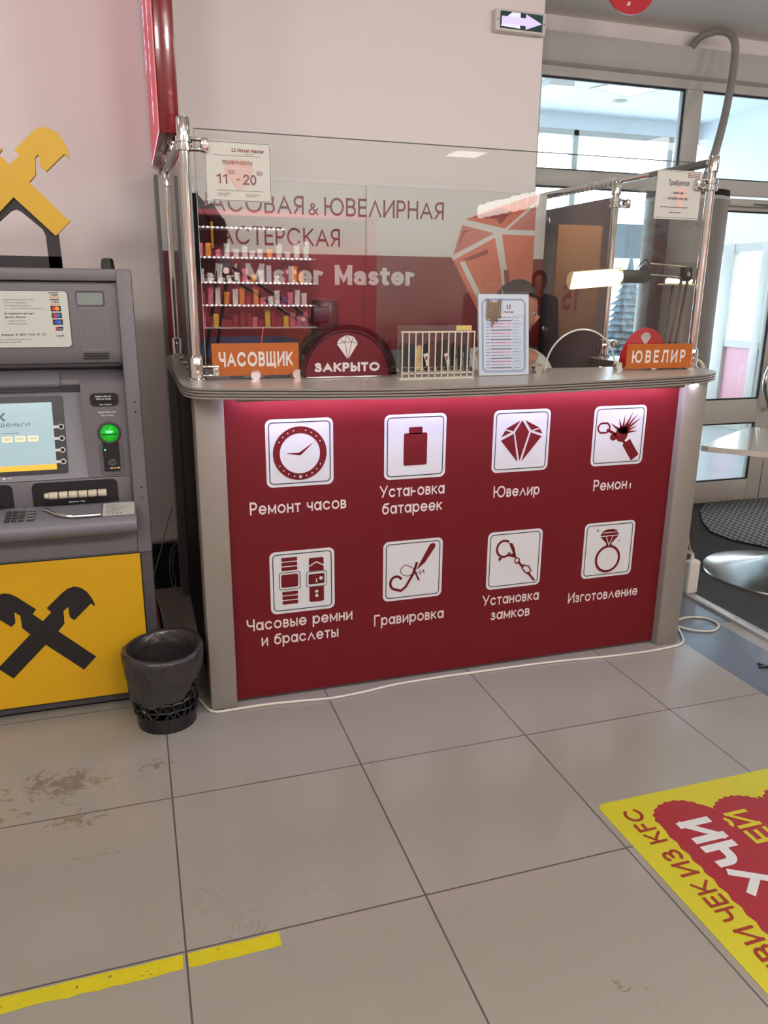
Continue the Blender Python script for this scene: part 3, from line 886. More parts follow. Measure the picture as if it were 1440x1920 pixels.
# bracelets
cx, cz = CX[0], R2
for k in range(3):
    put(rrect(-.32, .19 + k * .075, -.08, .25 + k * .075, .012), cx, cz)
    put(rrect(-.32, -.355 + k * .075, -.08, -.295 + k * .075, .012), cx, cz)
put(rrect(-.33, -.08, -.07, .13, .03), cx, cz)
put(stroke(rrect(-.36, -.11, -.04, .16, .03), .01, True), cx, cz, INK)
put(rrect(.1, -.36, .33, .36, .03), cx, cz)
put(stroke([(.09, .22), (.215, .29), (.34, .22)], .018, False, False), cx, cz, ICONWHITE, .0016)
put(stroke(rrect(.07, -.09, .36, .12, .03), .045, True), cx, cz, ICONWHITE, .0016)
put(stroke(rrect(.06, -.105, .37, .135, .03), .01, True) + stroke(rrect(.095, -.06, .335, .09, .01), .01, True), cx, cz, INK, .002)
for x, y, r in ((.215, -.19, .026), (.215, -.26, .026), (.285, .02, .028)):
    put(circle(x, y, r, 14), cx, cz, ICONWHITE, .002)
put(rect(.205, -.04, .222, .02), cx, cz, ICONWHITE, .002)
# engraving pen and flourish
cx = CX[1]
put([(.05, -.02), (.13, .13), (.28, .4), (.33, .42), (.37, .4), (.37, .35), (.2, .1)], cx, cz)
sw = arc(-.28, -.2, .1, .11, 40, 250, 12) + [(-.2, -.34), (-.12, -.28), (.0, -.08), (.06, .1)]
put(stroke(sw, .042), cx, cz)
put(stroke([(.06, .1), (.02, -.0), (.07, -.12), (.1, -.18)], .03), cx, cz)
put(stroke(arc(-.08, .0, .13, .1, -60, -250, 14) + [(-.02, .04), (.05, -.04)], .012), cx, cz)
put(stroke([(-.04, -.08), (.1, -.06), (.13, -.02), (.12, -.1), (.18, -.02), (.19, -.08)], .012), cx, cz)
# lobster clasp
cx = CX[2]
put(stroke(arc(-.2, .2, .13, .14, 60, 320, 20), .04), cx, cz)
put([(-.15, .07), (.02, .02), (.06, .0), (-.02, .12), (-.08, .09)], cx, cz)
put([(-.12, .3), (-.06, .16), (.03, .03), (-.01, .2), (-.05, .28)], cx, cz)
put([(-.3, .05), (-.22, .05), (-.28, -.02)], cx, cz)
put(stroke(circle(.05, -.03, .045, 18), .02, True, False), cx, cz)
put(stroke([(.08, -.06), (.16, -.15)], .04), cx, cz)
put(stroke([(.17, -.12), (.27, -.15), (.32, -.24), (.28, -.3), (.2, -.24), (.15, -.17)], .022, True), cx, cz)
put(stroke([(.27, -.27), (.38, -.4)], .04), cx, cz)
# ring
cx = CX[3]
put(stroke(circle(0, -.17, .23, 40), .045, True, False), cx, cz)
put([(-.07, .08), (.07, .08), (.03, .12), (-.03, .12)], cx, cz)
put([[(-.19, .25), (-.14, .34), (-.06, .37), (.06, .37), (.14, .34), (.19, .25), (.02, .08), (-.02, .08)]], cx, cz)
put(stroke([(-.19, .25), (.19, .25)], .014) + stroke([(-.07, .25), (0, .08), (.07, .25)], .014) + stroke([(-.14, .31), (.14, .31)], .012), cx, cz, ICONWHITE, .0016)
for x, y, s_ in ((-.24, .36, .035), (.2, .14, .028)):
    put([(x - s_, y), (x - s_ * .2, y + s_ * .2), (x, y + s_), (x + s_ * .2, y + s_ * .2), (x + s_, y), (x + s_ * .2, y - s_ * .2), (x, y - s_), (x - s_ * .2, y - s_ * .2)], cx, cz)
for s_, x, z, wd_ in (('Ремонт часов', .339, .728, .352), ('Устаħовка', .819, .757, .258), ('батареек', .829, .692, .24), ('Ювелир', 1.283, .724, .2), ('Ремон', 1.728, .720, .158),
                     ('Часовые ремни', .311, .284, .402), ('и браслеты', .363, .219, .294), ('Гравировка', .8, .243, .29), ('Установка', 1.257, .272, .255), ('замков', 1.298, .206, .176), ('Изготовление', 1.652, .238, .34)):
    b.flat(moved(text(s_, .047, .15, wd_, .13), x, z), fr, .0006, LETTER)
b.flat(rect(1.9, .721, 1.906, .742), fr, .0006, LETTER)
b.build('front_panel', counter, smooth=0)
for x0, x1 in ((.165, .262), (2.093, 2.202)):
    MB().box(x0, x1, .478, .60, .0, 1.166, SILVER, .008).build('corner_post', counter)
MB().box(.172, .187, .60, 1.655, .012, 1.166, DARKWOOD).build('side_panel', counter)
MB().box(2.18, 2.195, .60, 1.18, .012, 1.166, SILVER).build('side_panel', counter)
MB().box(.262, 2.095, .522, .534, .0, .012, ATMD).build('plinth', counter)
b = MB().box(.3, 2.06, .455, .467, 1.160, 1.166, WHITEPL)
for k in range(40):
    b.box(.32 + k * .044, .332 + k * .044, .457, .465, 1.158, 1.160, LED)
b.box(.3, 2.06, .444, .452, 1.139, 1.166, SILVER)  # added hidden lip that keeps diode glare off the floor
b.build('led_strip', counter, smooth=0)
lmp = thing('under_shelf_lamp', 'tiny bright white diode under the right end of the counter top', 'lamp', (2.13, .462, 1.145))
MB().ball((2.13, .462, 1.146), .008, LEDB, 12).build('bulb', lmp)
MB().lathe([(.006, 0), (.012, .012), (.012, .02), (0, .02)], (2.13, .462, 1.146), WHITEPL, 14).build('socket', lmp)

# ---------------------------------------------------------------- glass screen above the counter, on chrome posts
def post(x, y, z1, name, label, clamps, dirx=1):
    t = thing(name, label, 'post', (x, y, WT))
    MB().lathe([(.0, 0), (.034, 0), (.034, .006), (.024, .012), (.024, .075), (.018, .085)] , (x, y, WT), CHROME, 24).build('foot', t)
    MB().tube([(x, y, WT + .05), (x, y, z1)], .0165, CHROME, 18).build('tube', t)
    MB().lathe([(.0165, 0), (.021, .002), (.021, .055), (.019, .06), (0, .06)], (x, y, z1 - .045), CHROME, 20).build('cap', t)
    for z in clamps:
        c = MB()
        c.lathe([(.017, -.022), (.026, -.02), (.026, -.004), (.02, -.003), (.02, .003), (.026, .004), (.026, .02), (.017, .022)], (x, y, z), CHROME, 20)
        x0, x1 = (x + .018, x + .062) if dirx > 0 else (x - .062, x - .018)
        c.box(x0, x1, y - .014, y + .024, z - .018, z - .011, CHROME, .003).box(x0, x1, y - .014, y + .024, z + .011, z + .018, CHROME, .003)
        xe = x1 if dirx > 0 else x0
        c.box(xe - .012, xe + .012, y - .016, y + .026, z - .02, z + .02, CHROME, .006)
        c.build('clamp', t)
    return t
post(.187, .556, 1.99, 'chrome_post', 'chrome post with two clamps at the front left corner of the counter top', (1.232, 1.93))
post(.187, 1.62, 1.97, 'chrome_post', 'thin chrome post at the wall end of the left glass screen', (1.26,), 1)
post(2.165, .556, 1.99, 'chrome_post', 'chrome post beside the orange sign at the right corner of the counter', (1.245, 1.90), -1)
post(2.135, 1.15, 1.97, 'chrome_post', 'chrome post in front of the tinted panel on the short right shelf', (1.26, 1.89), 1)
gp = thing('glass_screen', 'large clear glass screen standing along the front of the counter', 'glass screen', (1.2, .572, WT))
GX0, GX1, GZ0, GZ1 = .219, 2.128, 1.203, 1.978
def bottom_edge():
    pts = [(GX0, GZ0)]
    for cx, r in ((.715, .158), (1.66, .156)):
        pts += [(cx + r * math.cos(math.radians(a)), GZ0 + r * math.sin(math.radians(a))) for a in range(180, -1, -9)]
    return pts + [(GX1, GZ0)]
MB().plate(bottom_edge() + [(GX1, GZ1), (GX0, GZ1)], FRONT(.574), 0, .006, GLASS).build('pane', gp, smooth=0)
EDGE = mat('polished_glass_edge', (196, 206, 200), .2)
e = MB()
e.tube([(GX0, .571, GZ1), (GX1, .571, GZ1)], .0018, mat('dark_glass_edge', (92, 96, 96), .3), 6)
e.tube([(GX0, .571, GZ0), (GX0, .571, GZ1)], .0014, mat('pale_glass_edge', (150, 160, 156), .3), 6)
e.build('edge', gp)
for cx, r in ((.715, .158), (1.66, .156)):
    MB().tube([(cx + r * math.cos(math.radians(a)), .571, GZ0 + r * math.sin(math.radians(a))) for a in range(180, -1, -6)], .0035, EDGE, 6).build('opening_edge', gp)
for x in (.382, .527, .884, 1.171, 1.465, 1.824, 1.984):
    c = MB().lathe([(0, -.012), (.017, -.012), (.0185, -.009), (.0185, -.003), (.0185, .014), (.017, .016), (0, .016)], (x, .562, 1.215), CHROME, 22, (0, -1, 0))
    c.build('glass_holder', gp)
s = thing('glass_screen', 'hazy greyish glass side screen at the left end of the counter', 'glass screen', (.187, 1.1, WT))
MB().box(.184, .190, .585, 1.60, 1.206, 1.955, HAZEG).build('pane', s, smooth=0)
for y in (.72, .9, 1.12, 1.36):
    MB().lathe([(0, -.01), (.01, -.01), (.01, .012), (0, .012)], (.187, y, 1.212), STEEL, 12, (1, 0, 0)).build('glass_holder', s)
s = thing('glass_screen', 'clear glass side screen over the short right shelf of the counter', 'glass screen', (2.2, .86, WT))
MB().box(2.197, 2.203, .585, 1.14, 1.206, 1.95, GLASS).build('pane', s, smooth=0)
for y in (.72, 1.0):
    MB().lathe([(0, -.01), (.013, -.01), (.013, .014), (0, .014)], (2.2, y, 1.214), CHROME, 14, (-1, 0, 0)).build('glass_holder', s)
# rails from the posts to the wall
r = thing('rail', 'grey tube rail running from the left chrome post back to the wall', 'rail', (.187, 1.2, 1.96))
MB().tube([(.187, .575, 1.957), (.187, 1.81, 2.006)], .014, mat('grey_tube', (150, 150, 150), .3, metal=.6), 12).build('tube', r)
MB().lathe([(0, 0), (.024, 0), (.024, .006), (0, .006)], (.187, 1.81, 2.006), CHROME, 16, (0, -1, 0)).build('wall_flange', r)
r = thing('rail', 'chrome bar rail above the tinted panel, from the right post to the wall', 'rail', (2.15, 1.2, 1.985))
MB().tube([(2.165, .58, 1.985), (2.15, 1.15, 1.985), (2.10, 1.80, 1.985)], .012, CHROME, 12).build('tube', r)
MB().box(2.135, 2.17, .56, .92, 1.967, 1.99, mat('rail_grey', (120, 118, 118), .3, metal=.5), .004).build('sleeve', r)
w = MB()
for k in range(17):
    y = 1.76 - k * .036
    w.ball((2.118 + k * .0016, y, 1.985), .019, mat('bubble_wrap', (206, 208, 208), .3, var=.15), 10, 1, 1.1, 1)
w.build('bubble_wrap', r)
# tinted panel closing the right side of the booth
tp = thing('tinted_panel', 'tall dark tinted panel closing the right side of the booth next to the wall', 'panel', (2.15, 1.5, 0))
MB().box(2.146, 2.156, 1.20, 2.40, .02, 1.92, TINTED, .002).build('sheet', tp)
for z in (1.86, 1.3, .3):
    MB().box(2.128, 2.146, 1.74, 1.775, z - .02, z + .02, CHROME, .004).build('wall_clip', tp)

# ---------------------------------------------------------------- printed back board of the booth
bd = thing('back_board', 'white and red wall board with dark red and white lettering and an orange diamond', 'board', (1.1, 1.78, 0))
b = MB()
b.box(.135, 1.13, 1.66, 1.795, .02, 1.977, GREYBOARD)
b.box(1.132, 2.065, 1.66, 1.795, .02, 1.977, GREYBOARD)
fr = FRONT(1.66)
BW = Frame((0, 1.66, 0), (1, 0, 0), (0, 0, 1))
# board face sits at y=1.66; sizes follow from its distance
K = (1.66 + 2.134) / (1.765 + 2.134)
def bx(x): return -.0143 + (x + .0143) * K
def bz(z): return 1.4936 + (z - 1.4936) * K
b.flat(rect(.15, bz(1.667), 2.064, 1.976), fr, .001, BOARDWHITE)
b.flat(rect(.15, .75, 2.064, bz(1.667)), fr, .001, BOARDRED)
b.flat(rect(.15, .75, 2.064, bz(1.203)), fr, .0014, DESK)
b.flat(rect(bx(1.131) - .0012, .75, bx(1.131) + .0012, 1.977), fr, .004, mat('seam', (120, 100, 100), .6))
def bt(s_, x, z, h, wt, wd_, m, tr=.16, wide=1.0):
    b.flat([[(bx(px), bz(pz)) for px, pz in p] for p in moved(text(s_, h, wt, wd_, tr, wide=wide), x, z)], fr, .002, m)
bt('ЧАСОВАЯ', .318, 1.845, .084, .135, .502, PRINTRED)
bt('&', .842, 1.845, .055, .13, .05, PRINTRED)
bt('ЮВЕЛИРНАЯ', .921, 1.845, .084, .135, .62, PRINTRED)
bt('МАСТЕРСКАЯ', .338, 1.702, .084, .135, .66, PRINTRED)
bt('Mister Master', .532, 1.524, .094, .2, .858, LETTER, .06, .62)
bt('М М', .337, 1.566, .05, .17, .155, LETTER)
bt('•', .408, 1.575, .05, .3, .02, LETTER)
b.flat([[(bx(x), bz(z)) for x, z in rect(.334, 1.556, .495, 1.562)]], fr, .002, LETTER)
b.flat([[(bx(x), bz(z)) for x, z in rect(.334, 1.527, .495, 1.550)]], fr, .002, LETTER)
bt('est 2005', .37, 1.532, .012, .14, .08, PRINTRED)
def facet(pts, m, d=.003):
    b.flat([(bx(x), bz(z)) for x, z in pts], fr, d, m)
facet([(1.59, 1.667), (1.66, 1.835), (1.80, 1.90), (2.06, 1.985), (2.06, 1.20), (1.88, 1.20)], BOARDWHITE, .002)
facet([(1.66, 1.853), (1.83, 1.915), (2.06, 1.988), (2.06, 1.955), (1.885, 1.815)], FACETA)
facet([(1.70, 1.862), (1.83, 1.862), (1.86, 1.835), (1.92, 1.90), (1.86, 1.915)], FACETC, .004)
facet([(1.60, 1.678), (1.645, 1.825), (1.825, 1.79)], FACETB)
facet([(1.622, 1.715), (1.652, 1.80), (1.70, 1.80), (1.66, 1.79)], FACETC, .004)
facet([(1.90, 1.81), (2.06, 1.94), (2.06, 1.812)], FACETB)
facet([(1.60, 1.652), (1.83, 1.768), (1.87, 1.62), (1.905, 1.40), (1.88, 1.21), (1.86, 1.21)], FACETA)
facet([(1.635, 1.645), (1.665, 1.648), (1.80, 1.42), (1.79, 1.38)], BOARDWHITE, .004)
facet([(1.65, 1.655), (1.79, 1.712), (1.80, 1.69), (1.70, 1.655)], FACETC, .004)
facet([(1.87, 1.785), (2.06, 1.785), (2.06, 1.22), (1.935, 1.36), (1.905, 1.63)], FACETA)
facet([(1.89, 1.61), (1.92, 1.61), (1.95, 1.33), (1.925, 1.33)], FACETC, .004)
b.build('panel', bd, smooth=0)

# ---------------------------------------------------------------- signs on and behind the glass
GF = FRONT(.567)          # outer face of the glass
def sheet(name, label, cat, quad, thick, m, draw=None, y=.566, rake=None):
    o = thing(name, label, cat, (quad[0], y, quad[2]))
    q = MB()
    f_ = Frame((0, y, 0), (1, 0, 0), (0, 0, 1)) if rake is None else rake
    q.plate(rrect(quad[0], quad[2], quad[1], quad[3], .004, 2), f_, 0, thick, m)
    if draw:
        draw(q, f_, thick)
    q.build('plate', o, smooth=0)
    return o
def d_hours(q, f_, t_):
    p = lambda polys, m, d=.0006: q.flat(polys, f_, t_ + d, m)
    wm = mat('watermark', (206, 176, 166), .6)
    p([(.305, 1.868), (.33, 1.893), (.365, 1.897), (.392, 1.882), (.4, 1.865), (.352, 1.795)], wm)
    p(stroke([(.305, 1.868), (.4, 1.866)], .002) + stroke([(.335, 1.868), (.352, 1.8), (.37, 1.867)], .002), PAPER, .001)
    p(moved(text('Mister Master', .0115, .22, .085, .12), .352, 1.916), PRINTRED)
    p([rect(.333, 1.916, .347, 1.919), rect(.334, 1.921, .338, 1.926), rect(.342, 1.921, .346, 1.926)], PRINTRED)
    p(lines_of_print(.375, 1.911, .42, 1, .004), PRINTRED)
    p([rect(.277, 1.9045, .427, 1.9055), rect(.283, 1.801, .43, 1.802)], INK)
    p(moved(text('РЕЖИМ РАБОТЫ:', .0115, .16, .096, .12), .304, 1.879), PRINTRED, .0014)
    p(moved(text('11', .030, .15, .034, .2), .283, 1.821), PRINTRED, .0014)
    p(moved(text('00', .0125, .15, .018, .14), .322, 1.85), PRINTRED, .0014)
    p([rect(.345, 1.833, .356, 1.8365)], PRINTRED, .0014)
    p(moved(text('20', .030, .15, .042, .14), .367, 1.821), PRINTRED, .0014)
    p(moved(text('00', .0125, .15, .018, .14), .411, 1.85), PRINTRED, .0014)
    p(lines_of_print(.285, 1.792, .335, 2, .0055), PRINTRED)
    p(lines_of_print(.373, 1.791, .43, 2, .0055), PRINTRED)
    p([rect(.25, 1.775, .2513, 1.94), rect(.4545, 1.775, .456, 1.94), rect(.26, 1.9425, .455, 1.944), rect(.268, 1.771, .452, 1.7725)], INK, .0002)
    for i in (0, ):
        pass
sheet('opening_hours_sheet', 'white opening hours sheet with red figures at the top left of the glass', 'notice', (.2485, .4575, 1.769, 1.946), .003, PAPER, d_hours)
def d_job(q, f_, t_):
    p = lambda polys, m, d=.0006: q.flat(polys, f_, t_ + d, m)
    p([(2.008, 1.87), (2.03, 1.89), (2.055, 1.888), (2.07, 1.866), (2.037, 1.80)], mat('watermark_pink', (222, 190, 180), .6))
    p(stroke(rect(2.062, 1.924, 2.114, 1.937), .002, True), PRINTRED)
    p(moved(text('Mister Master', .006, .2, .045, .12), 2.066, 1.9275), PRINTRED)
    tk = mat('print_plum', (84, 62, 92), .5)
    p(moved(text('Требуется:', .020, .15, .096, .13), 1.976, 1.893), tk, .0012)
    p(moved(text('ювелир', .0115, .16, .045, .13), 2.002, 1.862), tk, .0012)
    p(moved(text('часовой мастер', .0115, .16, .09, .13), 1.978, 1.842), tk, .0012)
    for x, z in ((1.992, 1.866), (2.056, 1.866), (1.968, 1.846), (2.078, 1.846)):
        p(circle(x, z, .0016, 8), tk, .0012)
    p(lines_of_print(1.95, 1.815, 2.1, 1, .008), PRINTRED, .0012)
    p(lines_of_print(1.99, 1.796, 2.05, 1, .008), tk, .0012)
    p([rect(1.93, 1.777, 2.125, 1.7782), rect(1.93, 1.942, 2.124, 1.943)], INK, .0002)
sheet('vacancy_sheet', 'white job notice with plum lettering at the top right of the glass', 'notice', (1.925, 2.127, 1.772, 1.946), .003, PAPER, d_job)
sheet('watchmaker_sign', 'orange name plate with white capitals low on the left end of the glass', 'sign', (.2395, .536, 1.213, 1.3215), .004, ORANGE,
      lambda q, f_, t_: q.flat(moved(text('ЧАСОВЩИК', .050, .22, .252, .17), .262, 1.243), f_, t_ + .0006, LETTER))
rk = Frame((0, .545, 0), (1, 0, 0), (0, 0, 1))
sheet('jeweller_sign', 'orange name plate with white slanted capitals at the right end of the counter', 'sign', (1.842, 2.148, 1.2065, 1.303), .005, ORANGE,
      lambda q, f_, t_: q.flat(moved(text('ЮВЕӅИР', .050, .2, .25, .42), 1.866, 1.229), f_, t_ + .0006, LETTER), y=.538)
def half_disc(cx, z0, r, n=24):
    return [(cx + r * math.cos(math.pi * i / n), z0 + r * math.sin(math.pi * i / n)) for i in range(n + 1)]
def gem(q, f_, d, cx, cz, s, m, mi_):
    q.flat([(cx - .5 * s, cz + .1 * s), (cx - .38 * s, cz + .32 * s), (cx - .05 * s, cz + .5 * s), (cx + .3 * s, cz + .42 * s), (cx + .5 * s, cz + .12 * s), (cx + .02 * s, cz - .62 * s)], f_, d, m)
    for a, c in (((-.5, .1), (-.12, .18)), ((-.12, .18), (.2, .18)), ((.2, .18), (.5, .12)), ((-.12, .18), (.02, -.62)), ((.2, .18), (.02, -.62)), ((-.12, .18), (-.05, .5)), ((.2, .18), (-.05, .5)), ((-.38, .32), (-.12, .18)), ((.3, .42), (.2, .18))):
        q.flat(stroke([(cx + a[0] * s, cz + a[1] * s), (cx + c[0] * s, cz + c[1] * s)], s * .022), f_, d + .0006, mi_)
cs = thing('closed_sign', 'maroon half-round sign reading closed with a white gem, on the counter', 'sign', (.715, .53, WT))
q = MB()
f_ = FRONT(.536)
q.plate(half_disc(.702, 1.206, .150), f_, 0, .006, MAROON)
q.flat(moved(text('ЗАКРЫТО', .032, .27, .236, .13), .584, 1.222), f_, .0066, LETTER)
gem(q, f_, .0066, .702, 1.31, .076, LETTER, INK)
q.build('face', cs, smooth=0)
MB().plate(half_disc(.712, 1.206, .176), FRONT(.545), 0, .004, SMOKED).build('backing', cs, smooth=0)
MB().box(.553, .846, .522, .55, 1.2, 1.207, STEEL, .002).build('base_rail', cs)
cs = thing('closed_sign', 'bright red half-round sign with a white gem behind the right orange name plate', 'sign', (2.06, .71, WT))
q = MB()
f_ = FRONT(.71)
q.plate([(2.045 + .118 * math.cos(a), 1.2 + .158 * math.sin(a)) for a in [math.pi * i / 24 for i in range(25)]], f_, 0, .006, SIGNRED)
gem(q, f_, .0066, 2.045, 1.315, .05, LETTER, INK)
q.build('face', cs, smooth=0)
MB().box(1.93, 2.16, .695, .725, 1.2, 1.204, STEEL, .001).build('base_rail', cs)

# strap rack
rack = thing('strap_rack', 'clear plastic rack of hanging watch straps on the counter beside the maroon sign', 'rack', (1.0, .44, WT))
RX0, RX1, RY = .862, 1.142, .44
MB().box(RX0, RX1, RY + .02, RY + .023, WT + .004, 1.382, PLEXI).build('back_sheet', rack, smooth=0)
IV = mat('ivory_bar', (204, 198, 182), .35)
b = MB()
b.box(RX0, RX1, RY - .012, RY + .02, WT, WT + .006, IV).box(RX0 + .004, RX1, RY - .010, RY - .004, 1.3585, 1.3635, IV).box(RX0 + .01, RX1, RY - .012, RY - .006, WT + .018, WT + .023, IV)
b.build('frame', rack)
for k in range(12):
    x = RX0 + .008 + k * (RX1 - RX0 - .012) / 11
    MB().box(x - .002, x + .002, RY - .012, RY - .008, WT + .004, 1.362, IV).build('divider', rack, smooth=0)
MB().box(1.078, 1.136, RY + .012, RY + .019, 1.364, 1.381, mat('yellow_label', (204, 184, 110), .5)).build('label_card', rack)
cols = ['charcoal', 'slate', 'tan', 'black', 'brown', 'dark brown', 'olive', 'maroon-black', 'black', 'grey-black']
tops = [1.325, 1.322, 1.318, 1.322, 1.328, 1.328, 1.336, 1.326, 1.315, 1.318]
for k in range(10):
    x = RX0 + .022 + k * .0258
    m = STRAPS[min(k, 7)] if k < 8 else STRAPS[3 if k == 8 else 0]
    lab = ['charcoal watch strap first from the left in the clear rack', 'slate watch strap second from the left in the clear rack', 'tan watch strap in the clear rack',
           'black watch strap with a white tag between the tan and brown straps', 'brown watch strap in the middle of the clear rack', 'dark brown watch strap right of the brown one in the rack',
           'olive watch strap with a white tag in the clear rack', 'narrow dark strap right of the olive strap in the rack', 'black strap second from the right end of the rack', 'dark grey strap at the right end of the rack'][k]
    s = thing('watch_strap', lab, 'watch strap', (x, RY, WT), 'watch straps in the clear rack')
    hw = .0108 if k not in (3, 7, 8) else .0078
    q = MB()
    tz = tops[k]
    q.plate([(x - hw, WT + .03), (x + hw, WT + .03), (x + hw, tz - .015), (x + hw * .6, tz - .004), (x, tz), (x - hw * .6, tz - .004), (x - hw, tz - .015)], FRONT(RY + .004), 0, .004, m)
    for j in range(3):
        q.flat(circle(x, tz - .03 - j * .012, .0012, 8), FRONT(RY), .0003, BLACKM)
    q.build('band', s, smooth=0)
    MB().box(x - hw - .0015, x + hw + .0015, RY - .003, RY + .006, WT + .062 + (k % 3) * .004, WT + .067 + (k % 3) * .004, m, .001).build('keeper', s)
    bk = MB()
    for poly in stroke(rect(x - hw - .001, WT + .026, x + hw + .001, WT + .040), .0026, True):
        bk.plate(poly, FRONT(RY + .002), 0, .003, CHROME if k != 2 else IV)
    bk.build('buckle', s, smooth=0)
    if k in (3, 6):
        tg = MB().plate([(x - .014, WT + .085), (x + .002, WT + .09), (x + .008, WT + .062), (x + .007, WT + .045), (x - .002, WT + .045), (x - .004, WT + .058)], FRONT(RY - .008), 0, .0015, PAPER)
        tg.flat(rrect(x - .006, WT + .066, x + .001, WT + .078, .001), FRONT(RY - .008), .002, PRINTRED)
        tg.build('tag', s, smooth=0)
# price list
pl = thing('price_list', 'framed blue and white price list leaning on the glass beside the strap rack', 'notice', (1.28, .47, WT))
f_ = Frame((1.18, .475, WT), (1, 0, 0), (-.09, .06, 1)) 
f_ = Frame((1.181, .475, WT + .002), (1, .02, 0), (-.085, .12, 1))
f_ = Frame(f_.o, f_.u, f_.v - f_.u * f_.v.dot(f_.u))
q = MB()
W_, H_ = .203, .288
q.plate(rect(0, 0, W_, H_), f_, 0, .004, mat('pale_blue_paper', (188, 200, 212), .4, var=.02))
BL = mat('print_blue', (70, 96, 150), .5)
q.flat(stroke(rrect(.014, .012, W_ - .014, H_ - .018, .02), .0022, True), f_, .0046, BL)
q.flat(stroke(rrect(.018, .016, W_ - .018, H_ - .022, .018), .001, True), f_, .0046, BL)
q.flat(moved(text('Мастер', .008, .18, .04, .12), .1, .222), f_, .0046, PRINTRED)
q.flat([rect(.112, .236, .13, .238), rect(.113, .24, .117, .252), rect(.124, .24, .128, .252)], f_, .0046, PRINTRED)
cc = [mat('print_lilac', (176, 150, 176), .5), mat('print_grey', (110, 110, 122), .5), mat('print_pink', (214, 150, 190), .5)]
for k in range(17):
    z = .206 - k * .0112
    q.flat(lines_of_print(.03, z, .05, 1, .006), f_, .0046, BL)
    q.flat(stroke([(.05, z), (.13, z)], .0045 if k % 3 else .003), f_, .0046, cc[(k * 7) % 3])
    q.flat(lines_of_print(.05, z, .13, 1, .005), f_, .005, cc[1])
    q.flat(lines_of_print(.142, z, .175, 1, .005), f_, .0046, BL)
q.flat(stroke(rrect(.137, .018, .182, .212, .004), .0009, True), f_, .0046, BL)
q.build('sheet', pl, smooth=0)
MB().plate(rect(-.004, -.002, W_ + .004, H_ + .008), f_, -.004, -.0005, PLEXI).build('holder', pl, smooth=0)
bs = thing('bracelet_samples', 'bunch of bronze chain samples on a wire ring over the price list', 'chain samples', tuple(f_.at(.05, .27, .01)))
BR = mat('bronze_chain', (120, 96, 70), .35, metal=.7, var=.2, scale=80)
MB().tube([f_.at(.062 + .034 * math.cos(a), .285 + .042 * math.sin(a), .008 - .006 * math.sin(a)) for a in [math.pi * (1 - i / 14) for i in range(15)]], .0011, CHROME, 6).build('wire_ring', bs)
for k in range(9):
    x = .034 + k * .0068
    top = .272 - .012 * math.sin(math.pi * k / 8)
    L = .075 + (.014 if k in (3, 4) else 0) - .006 * ((k * 5) % 3)
    pth = [f_.at(x - .004 * t_, top - L * t_, .010 + .001 * (i % 2)) for i, t_ in enumerate([j / 12 for j in range(13)])]
    MB().tube(pth, [.0026 if i % 2 else .0018 for i in range(13)], BR, 6).build('chain', bs)
# small things behind the glass
o = thing('blue_jar', 'small translucent blue jar behind the left orange name plate', 'jar', (.33, .64, WT))
MB().lathe([(0, 0), (.024, 0), (.026, .006), (.026, .03), (.022, .034), (0, .034)], (.33, .64, WT), mat('blue_plastic', (48, 74, 140), .2), 20).build('body', o)
MB().lathe([(.027, .034), (.027, .048), (0, .05)], (.33, .64, WT), mat('blue_cap', (60, 92, 160), .3), 20).build('lid', o)
o = thing('white_cup', 'white cup holding a red stick behind the left orange name plate', 'cup', (.40, .63, WT))
MB().lathe([(0, 0), (.02, 0), (.026, .06), (.024, .06), (.018, .006), (0, .006)], (.40, .63, WT), WHITEPL, 20).build('body', o)
MB().tube([(.40, .635, WT + .01), (.428, .64, 1.37)], .0025, mat('red_stick', (230, 70, 70), .4), 6).build('stick', o)
o = thing('card_terminal', 'flat black box with a white strip behind the glass left of the maroon sign', 'box', (.47, .63, WT))
MB().box(.425, .51, .60, .66, WT, WT + .016, BLACK, .004).build('body', o)
MB().box(.43, .505, .601, .64, WT + .016, WT + .019, PAPER).build('paper', o)
o = MB().box(.512, .545, .60, .63, WT, WT + .008, mat('pale_eraser', (206, 200, 176), .5), .002)
o.build('eraser', None, 'small pale block behind the glass left of the maroon sign', 'eraser')
o = thing('tape_dish', 'shallow dish with a purple rim under the right orange name plate', 'dish', (2.0, .62, WT))
MB().lathe([(0, 0), (.04, 0), (.05, .012), (.047, .012), (.038, .003), (0, .003)], (2.0, .60, WT), WHITEPL, 24).build('body', o)
MB().lathe([(.047, .012), (.052, .012), (.052, .016), (.047, .016), (.047, .012)], (2.0, .60, WT), mat('purple_rim', (150, 110, 190), .4), 24).build('rim', o)
MB().box(2.08, 2.135, .59, .63, WT, WT + .03, mat('cork', (176, 140, 104), .7), .002).build('cork_block', None, 'small cork-coloured block behind the right orange name plate', 'block')

